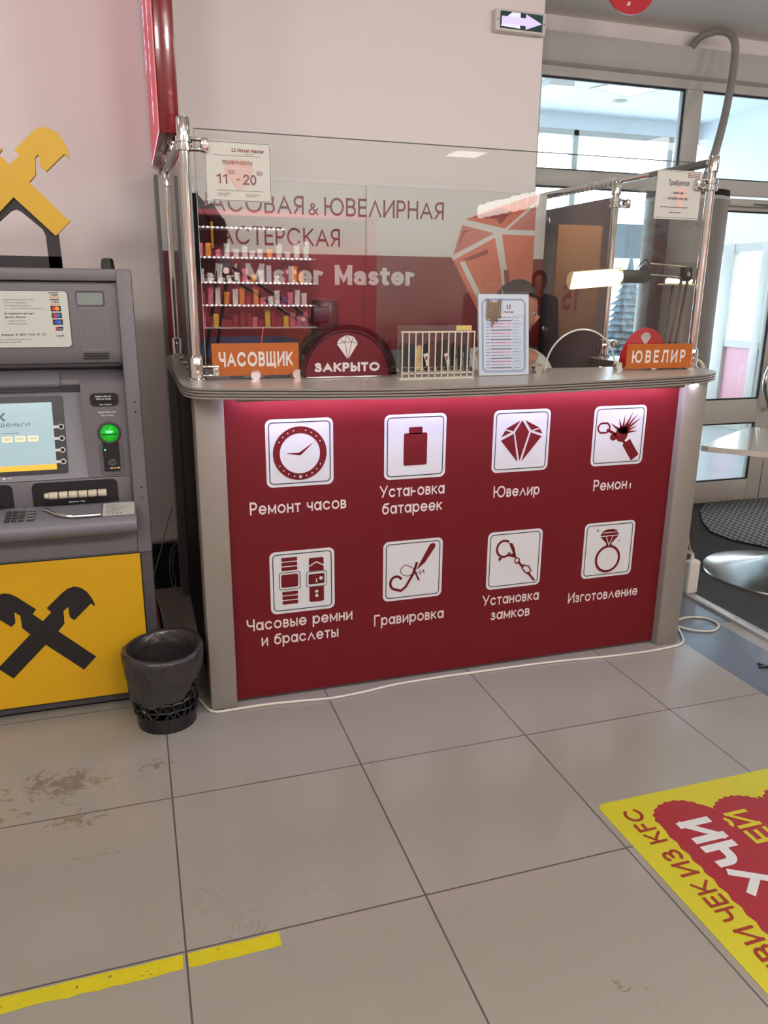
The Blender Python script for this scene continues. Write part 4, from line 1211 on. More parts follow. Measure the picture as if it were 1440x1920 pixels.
# ---------------------------------------------------------------- cash machine
atm = thing('cash_machine', 'grey cash machine with a yellow lower panel standing beside the counter', 'cash machine', (-.385, .9, 0))
AX0, AX1 = -.772, .002
XR_ = Frame((0, 0, 0), (0, 1, 0), (0, 0, 1))      # y,z outline, thickness along +X
def profile(mb, pts, x0, x1, m):
    mb.plate(pts, Frame((x0, 0, 0), (0, 1, 0), (0, 0, 1)), 0, x1 - x0, m)
b = MB()
b.box(AX0, AX1, .80, 1.2, 0.02, 1.55, ATMG, .006)
b.box(AX1 - .05, AX1, .62, .81, .59, 1.557, ATMG, .008)
b.box(AX0, AX0 + .05, .62, .81, .59, 1.557, ATMG, .008)
b.box(AX0 + .02, AX1 - .02, .625, .81, 1.518, 1.5565, ATMG, .008)
b.box(AX0 + .005, AX1 - .005, .628, .81, .592, .69, ATMG, .01)
for z in (1.127, 1.094, .83, .793, 1.3):
    if z < 1.2:
        b.lathe([(0, 0), (.0032, 0), (.0032, .001), (0, .001)], (-.019, .6195, z), BLACKM, 12, (0, -1, 0))
for k in range(11):
    b.box(.002, .003, .84, 1.12, .72 + k * .04, .735 + k * .04, ATMD)
b.build('cabinet', atm)
b = MB()
profile(b, [(.648, 1.515), (.644, 1.49), (.642, 1.30), (.646, 1.275), (.658, 1.258), (.70, 1.243), (.735, 1.232), (.80, 1.232), (.80, 1.52)], AX0 + .05, AX1 - .05, ATMG)
fr = FRONT(.642)
for x0, z0, x1, z1 in ((-.174, 1.442, -.09, 1.486), (-.169, 1.30, -.085, 1.432)):
    for poly in stroke(rrect(x0, z0, x1, z1, .006), .0035, True):
        b.flat(poly, fr, .001, ATMD if z0 > 1.4 else ATML)
b.flat(rrect(-.172, 1.444, -.093, 1.481, .004), fr, .0015, LCD)
for poly in stroke(rrect(AX0 + .06, 1.25, AX1 - .055, 1.511, .012), .0025, True):
    b.flat(poly, FRONT(.6465), .001, ATMD)
for k in range(3):
    b.box(-.168, -.088, .640, .645, 1.272 + k * .0075, 1.2748 + k * .0075, BLACKM)
b.build('upper_panel', atm, smooth=30)
ip = MB()
ip.plate(rrect(-.62, 1.311, -.2, 1.486, .012), FRONT(.640), 0, .003, mat('atm_info_sheet', (198, 202, 194), .4, var=.015))
for poly in stroke(rrect(-.62, 1.311, -.2, 1.486, .012), .003, True):
    ip.flat(poly, FRONT(.640), .0006, ATMB)
TX = mat('print_grey_dark', (84, 82, 88), .5)
TXL = mat('print_grey_light', (138, 138, 140), .5)
f_ = FRONT(.640)
def ipt(s_, x, z, h, wt, wd_, m): ip.flat(moved(text(s_, h, wt, wd_, .13), x, z), f_, .0036, m)
ipt('подключение к онлайн-банку', -.388, 1.457, .0055, .12, .09, TXL)
ipt('Онлайн', -.388, 1.448, .0055, .12, .066, TXL)
ipt('восстановление пароля', -.387, 1.439, .0055, .12, .075, TXL)
ipt('к онлайн-банку', -.387, 1.43, .0055, .12, .115, TXL)
ipt('Для держателей карт', -.390, 1.414, .0065, .2, .086, TX)
ipt('других банков', -.390, 1.403, .0065, .2, .06, TX)
ipt('запрос баланса', -.382, 1.392, .0052, .12, .05, TXL)
ipt('выдача наличных', -.382, 1.383, .0052, .12, .053, TXL)
ipt('банка: 8 800 700 17 17', -.406, 1.348, .0068, .2, .13, TX)
ip.flat(lines_of_print(-.415, 1.336, -.30, 2, .008), f_, .0036, TXL)
ORB = mat('card_orange', (232, 160, 60), .5); RDB = mat('card_red', (214, 40, 40), .5); BLB = mat('card_blue', (40, 110, 190), .5)
for k in range(7):
    z = 1.4645 - k * .0212
    x = -.2555 + k * .0012
    if k < 2:
        ip.flat(rect(x, z + .0005, x + .03, z + .0185), f_, .0036, PAPER)
        ip.flat(rect(x, z + .0155, x + .03, z + .018), f_, .004, mat('card_navy', (40, 44, 84), .5))
        ip.flat(rect(x, z + .001, x + .03, z + .0035), f_, .004, ORB)
        ip.flat(moved(text('VISA', .0075, .2, .022, .1, .25), x + .005, z + .0062), f_, .0042, mat('card_navy', (40, 44, 84), .5))
    elif k < 5:
        ip.flat(rect(x, z + .0015, x + .03, z + .0185), f_, .0036, mat('card_dark', (24, 26, 40), .5))
        l, r_ = ((RDB, ORB), (RDB, BLB), (mat('card_blue_deep', (60, 70, 170), .5), BLB))[k - 2]
        ip.flat(circle(x + .011, z + .010, .0065, 18), f_, .004, l)
        ip.flat(circle(x + .0195, z + .010, .0065, 18), f_, .0044, r_)
    elif k == 5:
        ip.flat([(x + .004, z + .004), (x + .026, z + .004), (x + .029, z + .017), (x + .007, z + .017)], f_, .0036, mat('card_navy', (40, 44, 84), .5))
        ip.flat([(x + .004, z + .004), (x + .011, z + .004), (x + .014, z + .017), (x + .007, z + .017)], f_, .004, RDB)
        ip.flat(rrect(x + .014, z + .007, x + .025, z + .012, .001), f_, .004, LCD)
    else:
        ip.flat(rect(x + .002, z, x + .03, z + .018), f_, .0036, PAPER)
        ip.flat(moved(text('МИР', .0062, .22, .022, .12), x + .005, z + .006), f_, .004, TX)
ip.build('info_sheet', atm, smooth=0)
# screen module
b = MB()
profile(b, [(.738, 1.234), (.70, 1.222), (.668, 1.205), (.655, 1.19), (.66, 1.183), (.735, 1.165), (.735, .9), (.80, .9), (.80, 1.234)], -.722, -.252, ATML)
profile(b, [(.738, 1.234), (.70, 1.217), (.678, 1.20), (.676, 1.185), (.735, 1.15), (.80, 1.15), (.80, 1.234)], -.252, -.19, ATMG)
profile(b, [(.732, 1.155), (.668, .885), (.66, .866), (.80, .862), (.80, 1.166)], -.722, -.19, ATML)
b.build('screen_surround', atm, smooth=30)
sf = Frame((0, .664, .866), (1, 0, 0), (0, .068, .287))
def sx(z): return (z - .866) / math.cos(math.atan2(.068, .287))
b = MB()
b.plate(rrect(-.64, .020, -.2535, .284, .008), sf, .0, .006, ATMB)
b.flat(rect(-.60, .034, -.289, .262), sf, .0066, SCREEN)
b.flat(rect(-.60, .034, -.289, .052), sf, .0072, SCREENO)
b.flat(moved(text('Внесите деньги', .0165, .10, .222, .16), -.584, .184), sf, .0074, SCREENT)
b.flat(stroke([(-.462, .228), (-.440, .206)], .0065) + stroke([(-.462, .206), (-.440, .228)], .0065), sf, .0074, SCREENT)
b.flat(lines_of_print(-.45, .162, -.395, 1, .006), sf, .0074, SCREENT)
for x, s_ in ((-.452, '1000 ₽'), (-.412, '500 ₽'), (-.372, '100 ₽')):
    b.flat(rrect(x, .132, x + .033, .152, .004), sf, .0074, SCREENB)
    b.flat(moved(text(s_, .007, .1, .02, .14), x + .006, .1385), sf, .0078, SCREENT)
b.flat(circle(-.456, .011, .0045, 14), sf, .0066, ICONWHITE)
b.flat(moved(text('NCR', .005, .2, .016, .14), -.447, .0086), sf, .0066, ICONWHITE)
b.build('screen', atm, smooth=0)
for k in range(4):
    z = .178 - k * .0395
    x = -.2645 - k * .0008
    b = MB()
    b.plate(stroke([(x - .02, z), (x - .006, z)], .009)[0], sf, .006, .0085, WHITEPL)
    b.lathe([(.0062, 0), (.0095, 0), (.0095, .004), (.0062, .004)], sf.at(x, z, .006), WHITEPL, 18, sf.n)
    b.lathe([(.0062, .0), (.0062, .005), (.003, .0075), (0, .008)], sf.at(x, z, .006), BLACK, 14, sf.n)
    b.build('key', atm)
# card and receipt column
b = MB()
profile(b, [(.738, 1.232), (.70, 1.215), (.672, 1.20), (.662, 1.185), (.66, .866), (.80, .862), (.80, 1.234)], -.19, AX1 - .05, ATMG)
b.box(AX0 + .05, AX1 - .05, .662, .8, .775, .864, ATMG, .004)
f_ = FRONT(.66)
for poly in stroke(rrect(-.147, .872, -.072, .985, .014), .002, True):
    b.flat(poly, f_, .0008, ATMD)
b.flat(moved(text('Заберите Вашу карту', .0065, .22, .06, .12), -.142, 1.088), f_, .0008, ICONWHITE)
b.flat(moved(text('Take your card', .0065, .22, .04, .12), -.132, 1.077), f_, .0008, ICONWHITE)
b.build('card_column', atm, smooth=30)
b = MB()
b.plate(rrect(-.162, 1.112, -.072, 1.155, .014), f_, 0, .005, ATMB)
b.box(-.153, -.079, .650, .6555, 1.1265, 1.1295, BLACKM)
b.flat([(-.125, 1.1265), (-.105, 1.1265), (-.112, 1.1215), (-.118, 1.1215)], f_, .0056, BLACKM)
b.flat(moved(text('Заберите Ваш чек', .0062, .22, .052, .12), -.146, 1.1425), f_, .0056, ICONWHITE)
b.flat(moved(text('Take your receipt', .0062, .22, .048, .12), -.143, 1.1335), f_, .0056, ICONWHITE)
b.flat(moved(text('Чек - Receipt', .005, .22, .038, .12), -.133, 1.115), f_, .0056, ICONWHITE)
b.build('receipt_slot', atm, smooth=0)
cr = MB().lathe([(.030, 0), (.0385, 0), (.0385, .007), (.034, .011), (.030, .009), (.030, 0)], (-.110, .661, 1.019), ATMD, 36, (0, -1, 0)).build('card_slot', atm)
b = MB().lathe([(.031, 0), (.0305, .008), (.026, .018), (.017, .026), (0, .030)], (-.110, .661, 1.019), GREEN, 36, (0, -1, 0))
b.build('dome', cr)
b = MB().box(-.135, -.085, .629, .640, 1.017, 1.0195, BLACKM).box(-.120, -.10, .630, .636, 1.023, 1.028, GREENHOT, .001)
b.build('slot_mouth', cr)
b = MB()
b.plate(rrect(-.136, .887, -.083, .984, .005), f_, 0, .012, ATMB)
b.flat(stroke(arc(-.114, .918, .010, .010, -60, 60, 10), .0016) + stroke(arc(-.118, .918, .007, .007, -60, 60, 8), .0014) + stroke(arc(-.108, .918, .012, .010, 0, 360, 20), .0014, True), f_, .0126, LCD)
for k, m in enumerate((mat('card_navy', (40, 44, 84), .5), PAPER, ORB, PAPER)):
    b.flat(rect(-.128 + k * .0115, .8955, -.119 + k * .0115, .9005), f_, .0126, m)
b.lathe([(0, 0), (.003, 0), (.002, .002), (0, .002)], (-.1285, .648, .962), GREENHOT, 12, (0, -1, 0))
b.build('contactless_reader', atm, smooth=0)
# cash slot, tray, keypad shelf
def recess(x0, x1):
    q = MB()
    q.plate(rrect(x0, .752, x1, .857, .018), FRONT(.6625), 0, .003, ATMB)
    q.box(x0 + .03, x1 - .03, .645, .66, .782, .786, BLACKM)
    return q
q = recess(-.375, -.098)
q.build('cash_slot', atm, smooth=0)
q = recess(-.70, -.435)
q.build('deposit_slot', atm, smooth=0)
q = MB()
for k in range(6):
    x = -.322 + k * .0315
    q.lathe([(0, 0), (.0115, 0), (.0128, .002), (.0128, .026), (.0115, .028), (0, .028)], (x, .651, .8125), CREAM, 16, (1, 0, 0))
q.lathe([(0, -.014), (.009, -.014), (.011, 0), (0, 0)], (-.323, .651, .8125), CREAM, 14, (1, 0, 0))
q.build('roller', atm)
q = MB()
q.flat(moved(text('Банкноты - Cash', .0055, .2, .055, .12), -.26, .786), FRONT(.6445), .0006, ICONWHITE)
q.build('slot_caption', atm, smooth=0)
b = MB()
profile(b, [(.665, .776), (.60, .766), (.545, .757), (.522, .746), (.514, .73), (.518, .712), (.54, .693), (.60, .677), (.665, .672)], AX0 + .05, -.043, ATML)
b.build('shelf', atm, smooth=40)
sl = Frame((0, .54, .7565), (1, 0, 0), (0, .12, .0185))
b = MB()
tray = [(-.34, .075), (-.33, .07), (-.30, .03), (-.27, .008), (-.24, .0), (-.155, .0), (-.155, .09), (-.30, .092), (-.335, .094)]
b.plate(tray, sl, .002, .007, ATML)
b.tube([sl.at(x, y, .008) for x, y in tray[:6]], .006, STEEL, 8)
b.build('cash_tray', atm)
b = MB().plate([(-.152, .0), (-.048, .002), (-.046, .1), (-.15, .1)], sl, .001, .004, PAPER)
b.flat(lines_of_print(-.14, .085, -.065, 6, .012), sl, .0046, TXL)
for k in range(4):
    b.flat(rect(-.135 + k * .013, .008, -.128 + k * .013, .014), sl, .0046, TX)
b.build('notice', atm, smooth=0)
for r in range(4):
    for c in range(4):
        x = -.447 + c * .021 + (.008 if c == 3 else 0)
        y = .010 + r * .0225
        w_ = .0075 if c < 3 else .0105
        MB().plate(rrect(x - w_, y - .0065, x + w_, y + .0065, .003, 3), sl, .001, .007, STEEL if c < 3 else LCD, GROOVE).build('keypad_key', atm, smooth=0)
# lower cabinet
b = MB()
b.box(AX0 + .006, AX1 - .002, .632, .82, .018, .60, ATMD, .006)
b.box(AX0 + .03, AX1 - .02, .66, .82, 0, .02, BLACKM)
b.build('lower_cabinet', atm)
b = MB()
b.plate(rect(-.728, .047, -.043, .588), FRONT(.632), 0, .006, YELLOW)
for poly in stroke(rect(-.730, .045, -.041, .590), .004, True):
    b.flat(poly, FRONT(.632), .0064, ATMB)
half = [(0, .368), (.030, .398), (.017, .415), (.073, .467), (.092, .480), (.113, .486), (.135, .479), (.154, .461), (.167, .437), (.174, .418), (.176, .402), (.163, .415), (.102, .358), (.088, .373), (.087, .412), (.070, .397), (.069, .350), (.046, .323), (.163, .208), (.117, .162), (0, .277)]
LX = -.385
shape = [(LX + x, z) for x, z in half] + [(LX - x, z) for x, z in half[-2:0:-1]]
b.flat(shape, FRONT(.632), .0068, INK)
b.build('yellow_panel', atm, smooth=0)
# emblem standing on top
em = thing('bank_emblem', 'yellow crossed beam emblem over a black gabled frame standing on the cash machine', 'emblem', (-.345, .79, 1.557))
half2 = [(0, 1.873), (.030, 1.901), (.018, 1.917), (.082, 1.977), (.096, 1.987), (.114, 1.989), (.148, 1.977), (.166, 1.952), (.177, 1.927), (.180, 1.899), (.165, 1.913), (.105, 1.857), (.089, 1.874), (.087, 1.908), (.076, 1.897), (.072, 1.846), (.052, 1.823), (.162, 1.708), (.115, 1.661), (0, 1.776)]
LX = -.341
MB().plate([(LX + x, z) for x, z in half2] + [(LX - x, z) for x, z in half2[-2:0:-1]], FRONT(.79), -.012, .012, YELLOW2).build('crossed_beams', em, smooth=0)
q = MB()
q.plate([(LX - .125, 1.557), (LX - .085, 1.557), (LX - .083, 1.662), (LX - .075, 1.682), (LX - .015, 1.735), (LX, 1.741), (LX + .015, 1.735), (LX + .075, 1.682), (LX + .083, 1.662), (LX + .085, 1.557), (LX + .125, 1.557), (LX + .122, 1.672), (LX, 1.79), (LX - .122, 1.672)], FRONT(.80), -.012, .008, INK)
q.plate(rect(LX - .125, 1.557, LX + .125, 1.597), FRONT(.80), -.012, .008, INK)
q.build('gabled_frame', em, smooth=0)
kn = MB().lathe([(0, 0), (.022, 0), (.024, .003), (.0225, .006), (.019, .033), (.016, .038), (0, .039)], (-.072, .78, 1.556), BLACK, 6)
kn.build('antenna_knob', None, 'small black tapered knob on top of the cash machine', 'antenna', smooth=30)
# cables behind the cash machine
for nm, lab, pth, r_, m in (
    ('power_cable', 'thick black cable hanging from the cash machine behind the bin', [(-.0, 1.22, .20), (.012, 1.15, .13), (.03, .98, .05), (.07, .85, .02), (.09, .70, .012), (.08, .56, .012)], .007, BLACK),
    ('data_cable', 'grey cable hanging from the cash machine behind the bin', [(.0, 1.24, .21), (.03, 1.1, .13), (.06, .95, .08), (.09, .82, .04), (.112, .70, .02), (.112, .64, .012)], .004, CONDUIT),
    ('red_cable', 'thin red cable hanging behind the bin', [(.004, 1.22, .2), (.012, 1.05, .08), (.02, .92, .03), (.03, .82, .006), (.02, .66, .006)], .003, mat('red_cable_skin', (150, 40, 34), .5)),
    ('thin_wire', 'thin grey wire sagging between the cash machine and the counter', [(.0, 1.25, .27), (.04, 1.4, .33), (.09, 1.6, .42), (.115, 1.72, .44), (.125, 1.76, .44)], .0025, CONDUIT),
    ('looped_wire', 'looped grey wires hanging low on the black base by the counter', [(.13, 1.77, .25), (.10, 1.76, .22), (.085, 1.755, .12), (.09, 1.75, .05), (.1, 1.74, .006), (.11, 1.75, .05), (.1, 1.765, .12), (.115, 1.77, .22)], .0025, CONDUIT)):
    P = [Vector(p) for p in pth]
    sm_ = []
    for i in range(len(P) - 1):
        p0, p1, p2, p3 = P[max(i - 1, 0)], P[i], P[i + 1], P[min(i + 2, len(P) - 1)]
        for t_ in range(6):
            t_ /= 6
            sm_.append(.5 * ((2 * p1) + (p2 - p0) * t_ + (2 * p0 - 5 * p1 + 4 * p2 - p3) * t_ ** 2 + (3 * p1 - p0 - 3 * p2 + p3) * t_ ** 3))
    sm_.append(P[-1])
    MB().tube(sm_, r_, m, 8).build(nm, None, lab, 'cable')

def smooth_path(pth, n=6):
    P = [Vector(p) for p in pth]
    out = []
    for i in range(len(P) - 1):
        p0, p1, p2, p3 = P[max(i - 1, 0)], P[i], P[i + 1], P[min(i + 2, len(P) - 1)]
        for k in range(n):
            t_ = k / n
            out.append(.5 * ((2 * p1) + (p2 - p0) * t_ + (2 * p0 - 5 * p1 + 4 * p2 - p3) * t_ ** 2 + (3 * p1 - p0 - 3 * p2 + p3) * t_ ** 3))
    return out + [P[-1]]

# ---------------------------------------------------------------- waste bin with bag
bn = thing('waste_bin', 'black pierced waste basket standing between the cash machine and the counter', 'waste bin', (.008, .47, 0))
bc = (.008, .47)
H = .265
SEG = 48
q = MB()
q.lathe([(0, 0.004), (.098, .004), (.102, 0), (.103, .01), (.105, .055)], (*bc, 0), BASKET, SEG)
def brad(z): return .103 + (.128 - .103) * z / H
q.lathe([(brad(.20), .20), (brad(H), H), (brad(H) + .006, H + .002), (brad(H) + .004, H + .006), (brad(H) - .003, H + .003), (brad(.20) - .003, .20)], (*bc, 0), BASKET, SEG)
q.lathe([(.105, .055), (brad(.08) - .0005, .06), (brad(.06) - .003, .056), (.102, .05)], (*bc, 0), BASKET, SEG)
# pierced band: web of struts
random.seed(11)
rows = [.055, .085, .115, .145, .175, .205]
cols_ = 22
nodes = {}
for i, z in enumerate(rows):
    for j in range(cols_):
        a = 2 * math.pi * (j + (.5 if i % 2 else 0) + random.uniform(-.22, .22)) / cols_
        zz = z + (random.uniform(-.008, .008) if 0 < i < len(rows) - 1 else 0)
        nodes[i, j] = Vector((bc[0] + brad(zz) * math.cos(a), bc[1] + brad(zz) * math.sin(a), zz))
for i in range(len(rows)):
    for j in range(cols_):
        nb = []
        if 0 < i < len(rows) - 1: nb.append((i, (j + 1) % cols_))
        if i + 1 < len(rows):
            nb.append((i + 1, j))
            if random.random() < .55:
                nb.append((i + 1, (j - 1) % cols_ if i % 2 == 0 else (j + 1) % cols_))
        for k in nb:
            q.tube([nodes[i, j], nodes[k]], .0042, BASKET, 5)
q.build('basket', bn, smooth=40)
q = MB()
def wob(j, z): return 1 + .008 * math.sin(j * 1.9 + z * 30) + .006 * math.sin(j * 2.9 - z * 40) 
prof = []
for z in (.138, .15, .17, .19, .22, .25, .275): prof.append((brad(z) + .006 + (.004 if z > .2 else 0) + (.012 * max(0, (.2 - abs(z - .21)) * 1.0)), z))
prof += [(brad(.275) + .006, .288), (brad(.275) - .002, .292), (brad(.275) - .012, .283), (brad(.25) - .018, .24), (brad(.2) - .02, .18), (brad(.1) - .03, .07), (.05, .03), (0, .03)]
q.lathe(prof, (*bc, 0), BAG, SEG, wob=wob)
for v in q.bm.verts:
    a = math.atan2(v.co.y - bc[1], v.co.x - bc[0])
    r0 = math.hypot(v.co.y - bc[1], v.co.x - bc[0])
    if v.co.z < .2 and r0 > brad(v.co.z) + .001:        # slanting lower hem: high at the right, low at the left front
        v.co.z += .055 * max(0, math.cos(a - .2)) * max(0, (.2 - v.co.z) / .062) - .022 * max(0, math.cos(a + 2.2)) * max(0, (.2 - v.co.z) / .062) + .008 * math.sin(a * 7)
    if v.co.z > .26:
        v.co.z += .004 * math.sin(a * 2 + .6) + .001 * math.sin(a * 9) + .012 * max(0, math.cos(a - 1.0))
q.build('bin_bag', bn, smooth=80)

# ---------------------------------------------------------------- cables, socket strip and small floor things
MB().tube(smooth_path([(.10, .70, .005), (.118, .62, .005), (.135, .55, .005), (.17, .468, .005), (.25, .462, .005), (.369, .462, .005), (.5, .450, .005), (.605, .438, .005), (.735, .447, .005), (.873, .468, .005), (1.05, .474, .005), (1.2, .472, .005), (1.44, .468, .005),
     (1.63, .458, .005), (1.80, .441, .005), (2.0, .432, .005), (2.14, .44, .005), (2.215, .46, .005), (2.262, .52, .005), (2.30, .60, .005), (2.33, .66, .005), (2.42, .69, .005), (2.50, .66, .005), (2.51, .58, .005), (2.44, .53, .005),
     (2.36, .55, .006), (2.30, .62, .009), (2.26, .70, .014), (2.24, .76, .02), (2.22, .80, .06)]), .005, CABLEW, 10).build('extension_cord', None, 'white extension cord along the foot of the red counter, looped at its right end', 'cord')
ss = thing('socket_strip', 'white socket strip standing on end by the right side of the counter', 'socket strip', (2.632, .94, .012))
MB().box(2.602, 2.668, .92, .965, .012, .19, WHITEPL, .012, 3).build('housing', ss)
MB().lathe([(.012, 0), (.010, .02), (.006, .04), (0, .04)], (2.625, .942, .188), WHITEPL, 14).build('cord_grip', ss)
for k in range(3):
    MB().lathe([(0, 0), (.02, 0), (.022, .002), (.022, .003), (0, .003)], (2.668, .9425, .05 + k * .045), GROOVE, 18, (1, 0, 0)).build('socket', ss)
for k, (off, lab) in enumerate(((0, 'cream cord draped from the counter top straight down to the socket strip'), (.022, 'cream cord bowing outward to the socket strip by the counter'), (-.016, 'cream cord closest to the counter side, running to the socket strip'))):
    pth = [(2.205, .62, WT + .006), (2.235, .60, WT + .03), (2.262 + off * .4, .59, WT - .01), (2.27 + off, .60, WT - .12), (2.275 + off * .5, .64, .95), (2.30 + off, .70, .75), (2.36 + off * 1.4, .78, .55), (2.46 + off * 1.8, .85, .38), (2.56 + off, .92, .27), (2.618 + off * .3, .94, .225)]
    MB().tube(smooth_path(pth), .0045, mat('cord_cream', (190, 182, 162), .5), 8).build('white_wire', None, lab, 'wire')
mt = MB()
mp = [(3.93, 2.40), (3.74, 2.22), (3.58, 2.0), (3.48, 1.80), (3.49, 1.62), (3.60, 1.42), (4.1, 1.30), (5.2, 1.25), (5.3, 2.40)]
mt.plate(mp, zf, .002, .014, ZIGZAG, RUBBER)
mt.build('rubber_mat', None, 'dark rubber mat with a pale zigzag pattern in front of the glass door', 'mat', smooth=0)
tb = thing('table', 'white table with a round polished steel foot right of the counter', 'table', (3.33, 1.02, 0))
q = MB()
q.plate([(2.765, 1.14), (2.775, 1.10), (3.2, .66), (3.24, .64), (3.9, 1.06), (3.91, 1.1), (3.46, 1.53), (3.42, 1.54)], zf, .712, .74, mat('table_white', (206, 200, 190), .12, var=.02, coat=.5))
q.build('table_top', tb, smooth=0)
q = MB().lathe([(0, 0), (.375, 0), (.38, .004), (.376, .012), (.30, .034), (.20, .058), (.10, .082), (.05, .105), (0, .105)], (3.30, 1.06, .002), STEEL, 56)
q.build('foot', tb)
MB().tube([(3.30, 1.06, .10), (3.30, 1.06, .712)], .04, STEEL, 24).build('stem', tb)
bt_ = thing('bottle', 'red and white bottle standing on the steel table foot at the right edge', 'bottle', (3.22, .92, .05))
MB().lathe([(0, 0), (.034, 0), (.036, .006), (.036, .05)], (3.235, .93, .078), mat('bottle_dark', (86, 74, 96), .3), 20).build('base_band', bt_)
MB().lathe([(.036, .05), (.036, .125), (.03, .14)], (3.235, .93, .078), mat('bottle_pink', (214, 168, 178), .3), 20).build('label_band', bt_)
MB().lathe([(.031, .138), (.031, .185), (.026, .19), (0, .19)], (3.235, .93, .078), mat('bottle_red', (206, 40, 60), .35), 20).build('cap', bt_)
tw = MB().tube(smooth_path([(2.37, .17, .006), (2.40, .165, .007), (2.44, .15, .006), (2.5, .16, .006)]), .006, BLACK, 6).tube(smooth_path([(2.39, .20, .006), (2.40, .165, .008), (2.45, .13, .006)]), .005, BLACK, 6)
tw.build('cord_scrap', None, 'scrap of black cord on the blue grey tiles at the right edge', 'cord')

# floor sticker
st = thing('floor_sticker', 'yellow floor sticker with a red cloud and sideways lettering', 'sticker', (1.8, -1.0, 0))
q = MB()
SX0, SX1, SY0, SY1 = 1.222, 2.42, -1.75, -.412
q.plate(rrect(SX0, SY0, SX1, SY1, .025), zf, .0004, .0012, STICKY)
# lettering frame: text runs away from the viewer (+Y); its top points to -X
tf = Frame((0, 0, 0), (0, 1, 0), (-1, 0, 0))
def ft(s_, y, x, h, wt, wd_, m, d=.0024, tr=.16, align='L'):
    q.flat([[(px + y, py - x) for px, py in p] for p in text(s_, h, wt, wd_, tr, align=align)], tf, d, m)
cloud = [(1.347, -1.75)]
y = -1.70
while y < -.56:
    cloud.append((1.347 + (.004 if int(round((y + 2) / .025)) % 2 else -.003), y))
    y += .025
for cx_, cy_, r_, ry_, a0, a1 in ((1.445, -.54, .095, .078, 180, 25), (1.635, -.58, .10, .085, 145, 25), (1.84, -.58, .12, .09, 150, 20), (2.08, -.60, .13, .1, 155, -20)):
    n_ = 17
    for k in range(n_ + 1):
        a = math.radians(a0 + (a1 - a0) * k / n_)
        rr = 1 + (.04 if k % 2 else -.03)
        cloud.append((cx_ + r_ * rr * math.cos(a), cy_ + ry_ * rr * math.sin(a)))
cloud += [(2.25, -1.0), (2.25, -1.75)]
q.flat(cloud, zf, .0017, STICKR)
ft('ПРЕДЪЯВИ', -1.345, 1.332, .058, .17, .415, STICKB)
ft('ЧЕК', -.905, 1.332, .058, .17, .135, STICKB)
ft('ИЗ', -.745, 1.332, .058, .17, .10, STICKB)
ft('KFC', -.612, 1.332, .058, .17, .152, STICKB)
ft('ПОЛУЧИ', -1.20, 1.508, .110, .27, .645, STICKW, tr=.12)
ft('РУБЛЕЙ', -1.01, 1.642, .080, .17, .45, STICKY, tr=.12)
ft('»', -.555, 1.745, .04, .2, .035, STICKB)
ft('»', -.555, 1.80, .04, .2, .035, STICKB)
q.build('print', st, smooth=0)
# worn yellow tape
for nm_, x0, x1, lab in (('floor_tape', -.75, -.008, 'longer piece of worn yellow tape on the floor, running to the left edge'), ('floor_tape', .004, .218, 'shorter piece of worn yellow tape on the floor, right of a tile joint')):
    q = MB()
    random.seed(int(x1 * 1000) + 900)
    n_ = max(6, int((x1 - x0) / .03))
    topl = [(x0 + (x1 - x0) * k / n_, -.6075 + random.uniform(-.0012, .0012)) for k in range(n_ + 1)]
    bot = [(x0 + (x1 - x0) * k / n_, -.6495 + random.uniform(-.003, .003)) for k in range(n_ + 1)]
    q.plate(topl[::-1] + bot, zf, .0003, .0009, TAPE)
    for k in range(int((x1 - x0) * 30)):
        cx_, cy_ = random.uniform(x0 + .01, x1 - .01), random.uniform(-.645, -.61)
        q.flat([(cx_ + random.uniform(-.006, .006), cy_ + random.uniform(-.006, .006)) for _ in range(3)], zf, .0011, mat('tape_grime', (120, 118, 30), .6))
    q.build(nm_, None, lab, 'tape', smooth=0)

# ---------------------------------------------------------------- red light box, exit sign, hanging disc
lb = thing('light_box', 'tall narrow red light box with pale vertical lettering beside the booth wall', 'light box', (.17, 1.39, 2.032))
MB().box(.140, .206, .985, 1.79, 2.032, 2.98, LIGHTRED, .003).build('housing', lb)
MB().box(.206, .212, .985, 1.79, 2.034, 2.98, mat('lightbox_back', (160, 156, 150), .5)).build('rear_face', lb)
fb = Frame((.1372, 0, 0), (0, -1, 0), (0, 0, 1))
q = MB()
q.plate([(-1.79, 2.03), (-.985, 2.03), (-.985, 2.98), (-1.79, 2.98)], fb, 0, .003, LITRED)
for poly in stroke(rect(-1.787, 2.033, -.988, 2.977), .008, True):
    q.flat(poly, fb, .0036, LITWHITE)
tv = Frame((.1372, 0, 0), (0, 0, 1), (0, 1, 0))
for k, s_ in enumerate(('ЧАСОВАЯ', 'МАСТЕРСКАЯ')):
    for i, ch in enumerate(s_):
        q.flat(moved(text(ch, .078, .17, .07), -1.70 + .35 * k, 2.90 - i * .087), fb, .004, LITWHITE)
q.build('lit_face', lb, smooth=0)
for y in (1.16, 1.68):
    h = MB()
    h.lathe([(0, 0), (.016, 0), (.016, .008), (.009, .012), (.009, .03), (0, .03)], (.187, y, 2.032), CHROME, 14, (0, 0, -1))
    h.tube([(.187, y, 2.005), (.187, y, 1.985)], .004, CHROME, 8)
    h.build('hanger', lb)
w = MB().tube(smooth_path([(.192, 1.60, 1.99), (.20, 1.55, 1.965), (.196, 1.62, 1.93), (.19, 1.66, 1.95), (.194, 1.60, 1.975), (.2, 1.2, 1.96), (.196, .9, 1.955)]), .003, STEEL, 6)
w.build('wire', None, 'thin steel wire tied round the left tube rail', 'wire')
es = thing('exit_sign', 'white framed lit arrow sign high on the wall corner', 'exit sign', (1.92, 1.77, 2.77))
q = MB()
